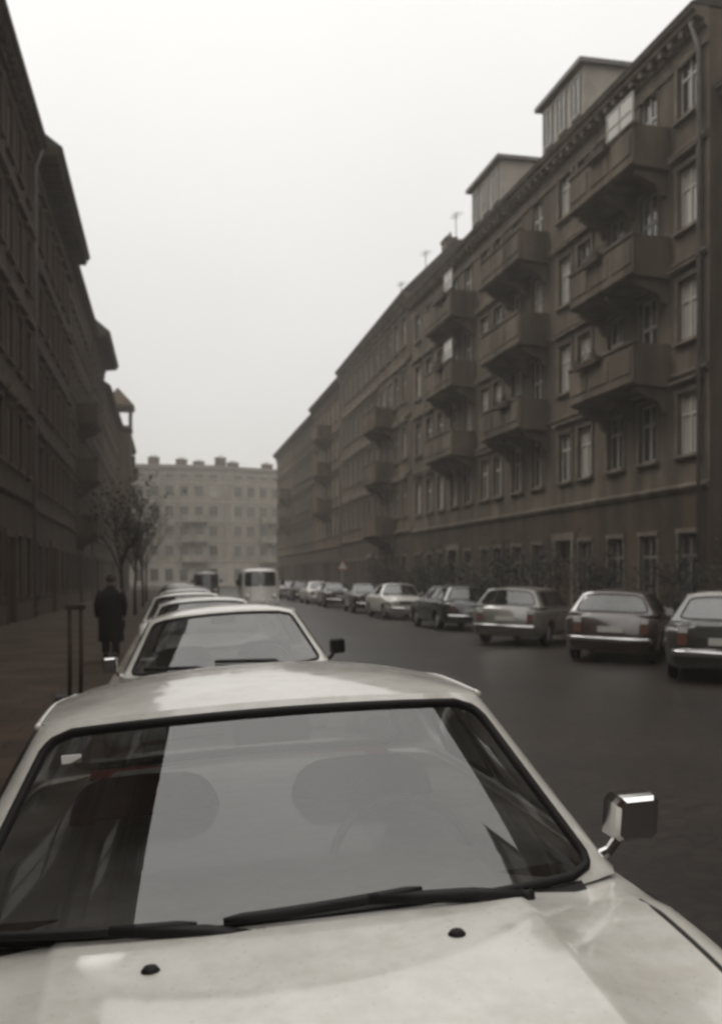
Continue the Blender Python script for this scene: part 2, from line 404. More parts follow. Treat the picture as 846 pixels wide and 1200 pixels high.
CHW = {}
def building(name, label, xf, side, y0, L, eaves, floors, cols, wall='wall_grey', trim='trim_grey', yaw=0., depth=11.,
             roof_h=4.2, lod=0, over=.55, balcs=(), blv=(), dormers=(), chims=(), doors=(), ww=1.15, style='hood',
             frame='frame', curtain=.3, rot=None, origin=None, strings=True, zbase=.1, cat='apartment house', gfloor=True, pipes=(), bays=(), screens=False, aerials=()):
    rz = yaw if rot is None else rot
    root = empty(name, origin or (xf, y0, zbase), rz, label, cat)
    sd = side
    def T(a, d, z): return (-sd*d, a, z)
    wrot = 0 if sd > 0 else math.pi
    # openings: (a, w, z0, z1, kind)
    ops = []
    for ci, a in enumerate(cols):
        for fi, (fz, h) in enumerate(floors):
            w = ww; kind = 'win'; z0 = fz + .95
            inb = any(b0-.1 < a < b1+.1 for b0, b1 in balcs) and fi in blv
            if inb: z0 = fz + .12; h = h + .8; kind = 'bal'
            if fi == 0 and ci in doors:
                kind = 'door'; w = 1.5; z0 = .02; h = 3.0
            ops.append((a, w, z0, z0+h, kind))
    A = sorted({0., L} | {round(a-w/2,4) for a,w,*_ in ops} | {round(a+w/2,4) for a,w,*_ in ops})
    Z = sorted({0., eaves, round(floors[1][0]-.1, 4)} | {round(o[2],4) for o in ops} | {round(o[3],4) for o in ops})
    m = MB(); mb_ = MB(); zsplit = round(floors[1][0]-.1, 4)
    for a0, a1 in zip(A, A[1:]):
        for z0, z1 in zip(Z, Z[1:]):
            am, zm = (a0+a1)/2, (z0+z1)/2
            if any(abs(am-a) < w/2 and zz0 < zm < zz1 for a, w, zz0, zz1, k in ops): continue
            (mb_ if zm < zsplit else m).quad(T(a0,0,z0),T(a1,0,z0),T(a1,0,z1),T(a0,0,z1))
    for a, w, z0, z1, k in ops:
        b, c, rd = a-w/2, a+w/2, -.26
        m.quad(T(b,0,z0),T(c,0,z0),T(c,rd,z0),T(b,rd,z0)); m.quad(T(b,0,z1),T(c,0,z1),T(c,rd,z1),T(b,rd,z1))
        m.quad(T(b,0,z0),T(b,0,z1),T(b,rd,z1),T(b,rd,z0)); m.quad(T(c,0,z0),T(c,0,z1),T(c,rd,z1),T(c,rd,z0))
        m.quad(T(b,rd,z0),T(c,rd,z0),T(c,rd,z1),T(b,rd,z1))
    ez = eaves
    m.quad(T(0,0,0),T(0,-depth,0),T(0,-depth,ez),T(0,0,ez)); m.quad(T(L,0,0),T(L,-depth,0),T(L,-depth,ez),T(L,0,ez))
    m.quad(T(0,-depth,0),T(L,-depth,0),T(L,-depth,ez),T(0,-depth,ez))
    m.build('wall', M[wall], root, weld=True)
    mb_.build('base_storey', M['trim_pale' if wall == 'wall_pale' else 'base_shade' if wall != 'wall_dark' else wall], root, weld=True)  # separate mesh so the shade near the ground can sit in its colour
    # plinth, string courses, cornice
    tr = MB()
    if strings:
        dcut = sorted((cols[i]-.95, cols[i]+.95) for i in doors)
        segs = []; c = 0.002
        for d0, d1 in dcut:
            segs.append((c, d0)); c = d1
        segs.append((c, L-.002))
        for s0, s1 in segs:
            if s1-s0 > .1: tr.extrude([(0.003,0),(.09,0),(.09,.62),(.05,.70),(.003,.70)], s0, s1, T)
        for k, (fz, h) in enumerate(floors[1:]):
            bs = sorted(b for b in balcs if k+1 in blv); c = .002
            for b0, b1 in list(bs)+[(L-.002, L)]:
                if b0 - c > .1:
                    tr.extrude([(.003,fz-.16),(.05,fz-.16),(.14,fz-.04),(.14,fz+.03),(.003,fz+.08)], c, b0, T)
                c = b1
    tr.build('string_course', M[trim], root)
    cn = MB()
    o = over
    cn.extrude([(.004,ez-.95),(.06,ez-.95),(.08,ez-.80),(.06,ez-.72),(.06,ez-.52),(.16,ez-.46),(.16,ez-.30),(o-.12,ez-.22),(o-.12,ez-.10),(o,ez-.04),(o,ez+.05),(.004,ez+.05)], .003, L-.003, T)
    if lod == 0:
        n = int(L/.62)
        for i in range(n):
            a = (i+.5)*L/n
            x0, x1 = sorted((-sd*.162, -sd*(o-.16)))
            cn.box(x0, x1, a-.10, a+.10, ez-.42, ez-.245)
    cn.build('cornice', M[trim], root)
    # roof
    rf = MB(); rg = roof_h
    rf.extrude([(o+.04,ez+.055),(o+.04,ez+.12),(-2.6,ez+rg*.78),(-depth*.55,ez+rg),(-depth-.2,ez+.06)], -.02, L+.02, T)
    roof = rf.build('roof', M['roof'], root)
    for a, d, hh in chims:
        c = MB(); w = .95 if cat == 'apartment block' else .6
        x0, x1 = sorted((-sd*d+.35, -sd*d-.35))
        c.box(x0, x1, a-w, a+w, ez+.6, ez+rg+hh); c.box(x0-.08, x1+.08, a-w-.08, a+w+.08, ez+rg+hh+.003, ez+rg+hh+.16)
        for q in (-.28, .28): c.lathe([(.11,ez+rg+hh+.163),(.09,ez+rg+hh+.55)], 8, lambda X,Y,Zz,q=q,d=d,a=a: (-sd*d+X, a+q+Y, Zz))
        c.build('chimney', M['chimney'], roof)
    for a0, a1 in dormers:
        d = MB(); f0 = -1.15
        x0, x1 = sorted((-sd*f0, -sd*(f0-4.0)))
        d.box(x0, x1, a0, a1, ez+.9, ez+3.9)
        d.mi = 1
        x2, x3 = sorted((-sd*(f0+.28), -sd*(f0-4.2)))
        d.box(x2, x3, a0-.25, a1+.25, ez+3.903, ez+4.08)
        dm = d.build('dormer', [M['trim_pale'] if wall != 'wall_pale' else M[trim], M['roof_metal']], root)
        nwin = max(2, int((a1-a0)/1.25))
        _, fme, panes = window_meshes(.85, 1.5, M[trim], M[frame], 'plain')
        for i in range(nwin):
            a = a0 + (i+.5)*(a1-a0)/nwin
            s = MB(); x0, x1 = sorted((-sd*(f0+.01), -sd*(f0+.05)))
            s.box(x0, x1, a-.42, a+.42, ez+2.07, ez+3.63)
            x4, x5 = sorted((-sd*(f0+.045), -sd*(f0+.09))); s.mi = 1
            for q0, q1, r0, r1 in ((-.46,-.38,2.05,3.65),(.38,.46,2.05,3.65),(-.03,.03,2.115,3.585),(-.38,.38,2.05,2.115),(-.38,.38,3.585,3.65)):
                s.box(x4, x5, a+q0, a+q1, ez+r0, ez+r1)
            s.build('window', [M['pane_dark'], M[frame]], dm)
    # windows
    for a, w, z0, z1, k in ops:
        h = z1-z0
        if k == 'door':
            d = MB(); x0, x1 = sorted((sd*.12, sd*.2))
            d.box(x0, x1, a-w/2+.02, a+w/2-.02, z0, z1-.7)
            x2, x3 = sorted((sd*.10, sd*.118))
            for q in (-.36, .36):
                for zb in (.25, 1.25): d.box(x2, x3, a+q-.26, a+q+.26, z0+zb, z0+zb+.8)
            x4, x5 = sorted((sd*.05, -sd*.14)); 
            d.mi = 1
            d.box(x4, x5, a-w/2-.22, a-w/2-.003, z0, z1+.02); d.box(x4, x5, a+w/2+.003, a+w/2+.22, z0, z1+.02)
            d.box(x4, x5-.05 if sd < 0 else x5, a-w/2-.3, a+w/2+.3, z1+.023, z1+.3)
            d.mi = 2; x0, x1 = sorted((sd*.14, sd*.18)); d.box(x0, x1, a-w/2+.02, a+w/2-.02, z1-.66, z1-.02)
            d.build('door', [M['door_wood'], M[trim], M['pane_dark']], root)
            continue
        r = rnd.random()
        if lod >= 1:
            if z0 < 3: r = 1  # ground-floor panes and frames darkened, imitating shade low in the street
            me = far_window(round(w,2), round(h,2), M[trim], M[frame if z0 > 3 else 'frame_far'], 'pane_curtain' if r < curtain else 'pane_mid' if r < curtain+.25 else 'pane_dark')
            inst('window', me, root, T(a, 0, z0), wrot)
        else:
            st = 'plain' if (k == 'bal' or z0 < 3) else style
            sm, fm, ps = window_meshes(round(w,2), round(h,2), M[trim], M[frame if z0 > 3 else 'frame_far'], st)  # lowest frames get darker paint in place of street-level shade
            if z0 < 3: r = 1
            wo = inst('window', sm, root, T(a,0,z0), wrot)
            inst('frame', fm, wo)
            inst('pane', ps[2] if r < curtain else ps[1] if r < curtain+.3 else ps[0], wo)
    # balconies
    for b0, b1 in balcs:
        for fi in blv:
            fz = floors[fi][0]; b = MB(); D = 1.25
            b.extrude([(.006,fz-.30),(D-.1,fz-.22),(D+.02,fz-.14),(D+.02,fz-.02),(.006,fz-.02)], b0, b1, T)
            pt = fz+1.0+rnd.uniform(-.06,.06); th = .12
            b.extrude([(D-th,fz-.017),(D,fz-.017),(D,pt),(D-th,pt)], b0, b1, T)
            for q in (b0, b1-th):
                b.extrude([(.006,fz-.017),(D-th-.003,fz-.017),(D-th-.003,pt),(.006,pt)], q, q+th, T)
            b.extrude([(D-th-.04,pt+.003),(D+.05,pt+.003),(D+.05,pt+.09),(D-th-.04,pt+.09)], b0-.04, b1+.04, T)
            # raised panels on the parapet front
            n = max(2, int((b1-b0)/1.4))
            for i in range(n):
                c0 = b0 + i*(b1-b0)/n + .14; c1 = b0 + (i+1)*(b1-b0)/n - .14
                b.extrude([(D+.003,fz+.15),(D+.035,fz+.15),(D+.035,fz+.82),(D+.003,fz+.82)], c0, c1, T)
            nb = 3
            for i in range(nb):
                a = b0 + .3 + i*(b1-b0-.6)/(nb-1)
                b.extrude([(.006,fz-1.05),(.16,fz-1.0),(.3,fz-.72),(D-.25,fz-.42),(D-.2,fz-.29),(.006,fz-.303)], a-.12, a+.12, T)
            bo = b.build('balcony', M[wall], root)
            if screens and (fi == 4 and b0 < 5 or fi == 3 and b0 > 15 or fi == 4 and b0 > 15):   # glazed wind screen on the parapet
                g_ = MB(); sa0, sa1 = b0+.1, b0+ (1.9 if b0 < 5 else 1.4)
                for q in (sa0, (sa0+sa1)/2, sa1-.05): g_.extrude([(D-.09,pt+.085),(D-.03,pt+.085),(D-.03,pt+1.0),(D-.09,pt+1.0)], q, q+.05, T)
                for q in (pt+.5, pt+1.0): g_.extrude([(D-.085,q),(D-.035,q),(D-.035,q+.05),(D-.085,q+.05)], sa0, sa1, T)
                g_.mi = 1; g_.extrude([(D-.07,pt+.085),(D-.055,pt+.085),(D-.055,pt+1.0),(D-.07,pt+1.0)], sa0+.01, sa1-.01, T)
                g_.build('wind_screen', [M['frame'], M['pane_curtain']], bo)
            if lod == 0 and rnd.random() < .5:       # plants in a flower box
                fb = MB(); q0 = rnd.uniform(b0+.2, b1-2.4); q1 = q0+rnd.uniform(1.,2.)
                fb.extrude([(D+.055,pt-.16),(D+.22,pt-.16),(D+.24,pt+.04),(D+.055,pt+.04)], q0, q1, T); fb.mi = 1
                for k in range(90):
                    c_ = Vector(T(rnd.uniform(q0,q1), D+.14+rnd.gauss(0,.07), pt+.06+abs(rnd.gauss(0,.12))*(1 if rnd.random()<.7 else -1.2))); s_ = rnd.uniform(.03,.07)
                    u_ = Vector((rnd.uniform(-1,1),rnd.uniform(-1,1),rnd.uniform(-1,1))).normalized(); w_ = u_.orthogonal().normalized()
                    fb.quad(c_-u_*s_, c_+w_*s_*.6, c_+u_*s_, c_-w_*s_*.6)
                fb.build('flower_box', [M['door_wood'], M['leaf']], bo)
            if lod == 0 and rnd.random() < .45:
                rl = MB()
                for q in (.18,.34): rl.tube([T(b0+.06,D-.06,pt+q),T(b1-.06,D-.06,pt+q)], .018, 6)
                n = int((b1-b0)/.9)
                for i in range(n+1):
                    a = lerp(b0+.06, b1-.06, i/n); rl.tube([T(a,D-.06,pt+.09),T(a,D-.06,pt+.34)], .016, 6)
                rl.build('railing', M['iron'], bo)
    for c0, c1, z0, z1, D in bays:      # shallow projecting bay strips between floors
        b = MB()
        b.extrude([(.006,z0-.5),(D,z0),(D,z1),(.006,z1+.35)], c0, c1, T)
        b.build('bay', M[wall], root)
    for a in aerials:
        e = MB(); zt = ez + roof_h + 2.6
        e.tube([T(a,-4.2,ez+roof_h*.7),T(a,-4.2,zt)], .028, 6)
        e.tube([T(a-.7,-4.2,zt-.15),T(a+.7,-4.2,zt-.15)], .015, 5)
        for k in range(6): e.tube([T(a-.6+.24*k,-4.2-.38+.02*k,zt-.148),T(a-.6+.24*k,-4.2+.38-.02*k,zt-.148)], .010, 4)
        e.build('aerial', M['iron'], root)
    for a in pipes:
        p = MB(); p.tube([T(a,.14,.3),T(a,.14,ez-1.0),T(a,over-.15,ez-.28)], .065, 8)
        for z in (2.,6.,10.,14.): p.lathe([(.085,z),(.085,z+.05)], 8, lambda X,Y,Zz,a=a: (-sd*.14+X, a+Y, Zz))
        p.build('downpipe', M['roof_metal'], root, smooth=True)
    return root

F5 = [(0,2.0),(4.35,1.85),(7.75,1.85),(11.1,1.85),(14.45,1.8)]
def ev(a, b, n): return [a + (b-a)*(i+.5)/n for i in range(n)]
# right row --------------------------------------------------------------
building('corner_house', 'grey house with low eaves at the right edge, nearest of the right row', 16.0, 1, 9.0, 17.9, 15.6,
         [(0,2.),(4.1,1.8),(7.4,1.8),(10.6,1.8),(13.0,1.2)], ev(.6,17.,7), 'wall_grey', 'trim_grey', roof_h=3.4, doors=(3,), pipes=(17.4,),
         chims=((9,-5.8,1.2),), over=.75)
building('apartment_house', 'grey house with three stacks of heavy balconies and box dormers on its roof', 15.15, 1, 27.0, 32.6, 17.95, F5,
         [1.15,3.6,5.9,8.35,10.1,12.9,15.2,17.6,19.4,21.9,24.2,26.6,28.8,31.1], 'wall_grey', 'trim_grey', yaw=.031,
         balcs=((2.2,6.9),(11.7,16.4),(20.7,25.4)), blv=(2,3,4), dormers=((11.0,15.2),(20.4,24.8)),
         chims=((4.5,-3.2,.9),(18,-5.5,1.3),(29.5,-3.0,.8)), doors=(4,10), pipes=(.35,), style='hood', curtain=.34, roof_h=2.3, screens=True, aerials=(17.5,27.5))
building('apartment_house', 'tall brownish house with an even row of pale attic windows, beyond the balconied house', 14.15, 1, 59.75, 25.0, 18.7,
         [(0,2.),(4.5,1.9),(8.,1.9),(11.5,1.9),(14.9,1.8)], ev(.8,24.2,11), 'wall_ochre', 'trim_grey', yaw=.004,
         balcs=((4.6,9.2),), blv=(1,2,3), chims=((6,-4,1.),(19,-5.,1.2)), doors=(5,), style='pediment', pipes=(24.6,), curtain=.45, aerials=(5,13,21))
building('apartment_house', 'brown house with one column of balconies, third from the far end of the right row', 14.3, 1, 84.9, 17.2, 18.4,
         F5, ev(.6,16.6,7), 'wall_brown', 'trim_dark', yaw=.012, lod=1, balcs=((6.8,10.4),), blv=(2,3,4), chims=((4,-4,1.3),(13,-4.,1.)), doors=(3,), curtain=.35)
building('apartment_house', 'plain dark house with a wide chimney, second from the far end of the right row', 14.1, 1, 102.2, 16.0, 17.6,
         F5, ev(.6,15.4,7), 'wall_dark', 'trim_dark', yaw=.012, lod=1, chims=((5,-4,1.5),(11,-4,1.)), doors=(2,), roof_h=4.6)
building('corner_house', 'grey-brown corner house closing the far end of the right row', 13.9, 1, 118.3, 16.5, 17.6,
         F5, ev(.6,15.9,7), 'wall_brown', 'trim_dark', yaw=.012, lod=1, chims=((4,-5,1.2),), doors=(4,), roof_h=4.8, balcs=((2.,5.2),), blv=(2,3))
# behind the camera, seen only in the reflections of the windscreen
building('apartment_house', 'grey house behind the photographer on the right, mirrored in the windscreen', 15.2, 1, -14.0, 22.8, 20.2, F5+[(17.2,1.4)], ev(.6,22.,9),
         'wall_grey', 'trim_grey', lod=1, dormers=((6,11),), chims=((15,-5,1.3),))
building('apartment_house', 'brown house farther behind the photographer on the right side', 14.8, 1, -44.0, 29.8, 20.4, F5+[(17.2,1.4)], ev(.6,29.,12),
         'wall_brown', 'trim_dark', lod=1, chims=((15,-4,1.3),))
building('corner_house', 'grey house farthest behind the photographer on the right side', 14.8, 1, -82.0, 37.8, 18.6, F5, ev(.6,37.,14), 'wall_grey', 'trim_grey', lod=1)
building('corner_house', 'dark house farthest behind the photographer on the left side', -5.5, -1, -82.0, 37.8, 18.8, F5, ev(.6,37.,14), 'wall_dark', 'trim_dark', lod=1, frame='frame_dull')
# left row -----------------------------------------------------------------
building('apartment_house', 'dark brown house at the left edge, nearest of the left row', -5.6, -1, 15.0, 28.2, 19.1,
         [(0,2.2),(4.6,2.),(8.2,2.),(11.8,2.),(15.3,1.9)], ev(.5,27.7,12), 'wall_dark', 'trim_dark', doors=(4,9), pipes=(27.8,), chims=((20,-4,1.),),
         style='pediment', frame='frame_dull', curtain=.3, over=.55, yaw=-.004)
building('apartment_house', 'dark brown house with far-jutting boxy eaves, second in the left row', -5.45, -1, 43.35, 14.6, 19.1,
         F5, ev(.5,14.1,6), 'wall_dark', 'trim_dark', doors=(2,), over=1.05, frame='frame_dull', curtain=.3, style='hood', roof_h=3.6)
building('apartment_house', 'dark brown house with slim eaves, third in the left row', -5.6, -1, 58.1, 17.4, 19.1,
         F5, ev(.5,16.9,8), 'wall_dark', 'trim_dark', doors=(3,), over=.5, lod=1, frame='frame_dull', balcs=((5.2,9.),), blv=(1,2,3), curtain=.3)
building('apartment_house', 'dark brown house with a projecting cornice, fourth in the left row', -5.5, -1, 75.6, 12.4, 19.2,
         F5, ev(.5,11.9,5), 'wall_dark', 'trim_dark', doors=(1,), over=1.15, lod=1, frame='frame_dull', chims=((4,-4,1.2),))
lt = building('apartment_house', 'dark brown house carrying an open roof turret, fifth in the left row', -5.6, -1, 88.1, 30.0, 17.6,
         F5, ev(.5,29.5,12), 'wall_brown', 'trim_dark', doors=(5,), over=.6, lod=1, frame='frame_dull', roof_h=3.2, bays=((24.3,27.7,4.6,17.0,1.35),))
t = MB()                                             # open turret over an oriel at the street front
for dy in (-1.7, 1.7):
    for dx in (-1.2, 1.25): t.box(dx-.13, dx+.13, 26+dy-.13, 26+dy+.13, 17.9, 19.9)
t.box(-1.4,1.45,24.1,27.9,17.55,17.9); t.box(-1.5,1.55,24.0,28.0,19.88,20.1)
t.add([(-1.7,23.9,20.09),(1.7,23.9,20.09),(1.7,28.1,20.09),(-1.7,28.1,20.09),(-.1,26,22.3)], [(0,1,4),(1,2,4),(2,3,4),(3,0,4),(3,2,1,0)])
t.build('turret', M['trim_dark'], lt)
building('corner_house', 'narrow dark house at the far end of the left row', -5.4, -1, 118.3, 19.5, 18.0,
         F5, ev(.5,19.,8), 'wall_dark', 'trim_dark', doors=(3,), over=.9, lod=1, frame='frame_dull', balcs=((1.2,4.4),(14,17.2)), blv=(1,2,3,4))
building('apartment_house', 'brown house beside the photographer on the left, mirrored in the windscreen', -6.2, -1, -13.0, 27.8, 14.4, F5[:4], ev(.6,27.2,11),
         'wall_brown', 'trim_dark', lod=1, doors=(3,), frame='frame_dull')
building('apartment_house', 'dark house farther behind the photographer on the left side', -6.2, -1, -44.0, 30.8, 14.6, F5[:4], ev(.6,30.2,12),
         'wall_dark', 'trim_dark', lod=1, doors=(3,), frame='frame_dull')
# far block across the cross street ---------------------------------------------
F6 = [(0,2.0),(4.2,1.7),(7.5,1.7),(10.8,1.7),(14.1,1.7),(17.2,1.25)]
building('apartment_block', 'pale block with rows of small dark windows closing the street, facing square on', 0, 1, 0, 40.0, 19.6, F6,
         ev(1.,39.5,16), 'wall_pale', 'trim_pale', rot=R(90), origin=(9.1,172.0,.2), lod=1, ww=1.35, frame='frame_far', curtain=.05,
         balcs=((3.2,7.4),(12.8,17.2)), blv=(1,2,3), roof_h=1.2, over=.5,
         chims=((.9,-3,.9),(4.5,-4,.3),(7.4,-3,.5),(12,-4,.9)), cat='apartment block')
building('apartment_block', 'pale block turning away at the street end, right of the square-on block', 0, 1, 0, 30.0, 19.6, F6,
         ev(.8,29.2,12), 'wall_pale', 'trim_pale', rot=R(112), origin=(9.15+30*math.cos(R(22)),172.0+30*math.sin(R(22)),.2), lod=1, ww=1.35,
         frame='frame_far', curtain=.05, balcs=((20.,24.),), blv=(1,2,3), roof_h=1.1, over=.5, chims=((27.5,-3,.3),(21,-3,.4)), cat='apartment block')

# ------------------------------------------------------------------ cars
class Shell:
    """walls of a cabin: closed plan with rounded corners, s in [0,4): front, right, rear, left"""
    def __init__(s, lo, hi, rc, kf, kr, archf=.03, side=.025):
        # lo/hi: (w, yf, yr, z)
        s.lo, s.hi, s.rc, s.kf, s.kr, s.arch, s.side = lo, hi, rc, kf, kr, archf, side
    def P(s, q, v, off=0.0):
        w = lerp(s.lo[0], s.hi[0], v); yf = lerp(s.lo[1], s.hi[1], v); yr = lerp(s.lo[2], s.hi[2], v); z = lerp(s.lo[3], s.hi[3], v)
        rc = s.rc; k = int(q) % 4; t = q - int(q)
        hl = (yr-yf)/2; ym = (yr+yf)/2
        half = w if k in (0, 2) else hl
        st = half - rc; arc = rc*math.pi/4; tot = 2*st + 2*arc
        l = t*tot
        if l < arc:
            a = math.pi/4 - l/rc; p = -st - rc*math.sin(a); n = rc*(1-math.cos(a))
        elif l > tot-arc:
            a = (l-(tot-arc))/rc; p = st + rc*math.sin(a); n = rc*(1-math.cos(a))
        else: p = l - arc - st; n = 0
        if k == 0: x, y = p, yf + n
        elif k == 1: x, y = w - n, ym + p
        elif k == 2: x, y = -p, yr - n
        else: x, y = -w + n, ym - p
        fr = max(0., 1-(y-yf)/hl); rr = max(0., 1-(yr-y)/hl)
        fr = fr**1.0; rr = rr**1.0
        xx = x/w
        y2 = y + s.kf*xx*xx*fr - s.kr*xx*xx*rr
        x2 = x*(1 - s.side*((y-ym)/hl)**2)
        z2 = z + s.arch*v*(1-xx*xx) - .03*v*sst(ym-.1*hl, yr, y)
        return Vector((x2, y2, z2))

def panel(sh, body, s0, s1, v0, v1, cut=None, n=14, glass_rings=9, nv=None):
    """wall panel of a shell; cut=(ml, mr, mb, mt, r) margins in metres -> returns (glass MB, edge loop)"""
    PT = lambda a, b: sh.P(lerp(s0, s1, (a+1)/2), lerp(v0, v1, (b+1)/2))
    if cut is None:
        nn = nv or 6
        vs = [PT(-1+2*i/n, -1+2*j/nn) for j in range(nn+1) for i in range(n+1)]
        body.add(vs, [(j*(n+1)+i, j*(n+1)+i+1, (j+1)*(n+1)+i+1, (j+1)*(n+1)+i) for j in range(nn) for i in range(n)])
        return None
    Wm = sum((PT(-1+2*(i+1)/8, 0)-PT(-1+2*i/8, 0)).length for i in range(8)); Hm = (PT(0,1)-PT(0,-1)).length
    ml, mr, mb, mt, r = cut
    A0, A1 = -Wm/2+ml, Wm/2-mr; B0, B1 = -Hm/2+mb, Hm/2-mt
    ca, cb = (A0+A1)/2, (B0+B1)/2; HA, HB = (A1-A0)/2, (B1-B0)/2
    sq = [(-1+2*i/n, -1) for i in range(n)] + [(1, -1+2*i/n) for i in range(n)] + [(1-2*i/n, 1) for i in range(n)] + [(-1, 1-2*i/n) for i in range(n)]
    def inner(a, b, k=1.):
        q = [a*HA, b*HB]; c = [max(-HA+r, min(HA-r, q[0])), max(-HB+r, min(HB-r, q[1]))]
        d = [q[0]-c[0], q[1]-c[1]]; l = math.hypot(*d)
        if l > 1e-9: q = [c[0]+d[0]/l*r, c[1]+d[1]/l*r]
        return ((q[0]*k+ca)/(Wm/2), (q[1]*k+cb)/(Hm/2))
    inn = [inner(*p) for p in sq]; N = len(sq); K = 3
    vs = []; fs = []
    for j in range(K+1):
        for (oa, ob), (ia, ib) in zip(sq, inn): vs.append(PT(lerp(ia, oa, j/K), lerp(ib, ob, j/K)))
    for j in range(K):
        for i in range(N):
            l = (i+1) % N; fs.append((j*N+i, j*N+l, (j+1)*N+l, (j+1)*N+i))
    body.add(vs, fs)
    g = MB(); vs = []; fs = []; G = glass_rings
    for j in range(G):
        for a, b in sq: vs.append(PT(*inner(a, b, 1-j/G)))
    vs.append(PT(*inner(0, 0, 0)))
    for j in range(G-1):
        for i in range(N):
            l = (i+1) % N; fs.append((j*N+i, j*N+l, (j+1)*N+l, (j+1)*N+i))
    for i in range(N): fs.append(((G-1)*N+i, (G-1)*N+(i+1) % N, G*N))
    g.add(vs, fs)
    return g, [PT(*p) for p in inn], PT

def lathe_x(m, prof, n, cx, cy, cz, sx=1):
    m.lathe(prof, n, lambda a, b, h: (cx+sx*h, cy+a, cz+b))
def lathe_y(m, prof, n, cx, cy, cz, sy=1):
    m.lathe(prof, n, lambda a, b, h: (cx+a, cy+sy*h, cz+b))

def wheel(root, x, y, r=.29, w=.16):
    sx = 1 if x > 0 else -1
    t = MB(); lathe_x(t, [(r*.62,-w/2),(r*.9,-w/2),(r*.985,-w*.36),(r,-w*.15),(r,w*.15),(r*.985,w*.36),(r*.9,w/2),(r*.62,w/2-.01)], 28, 0, 0, 0, sx)
    h = MB(); lathe_x(h, [(r*.63,w*.28),(r*.63,w/2-.02),(r*.58,w/2-.025),(r*.52,w*.25),(r*.38,w*.22),(r*.33,w*.4),(r*.18,w*.46),(.002,w*.47)], 28, 0, 0, 0, sx)
    wo = t.build('wheel', M['tyre'], root, smooth=True); wo.location = (x, y, r)
    h.build('hubcap', M['rim'], wo, smooth=True)

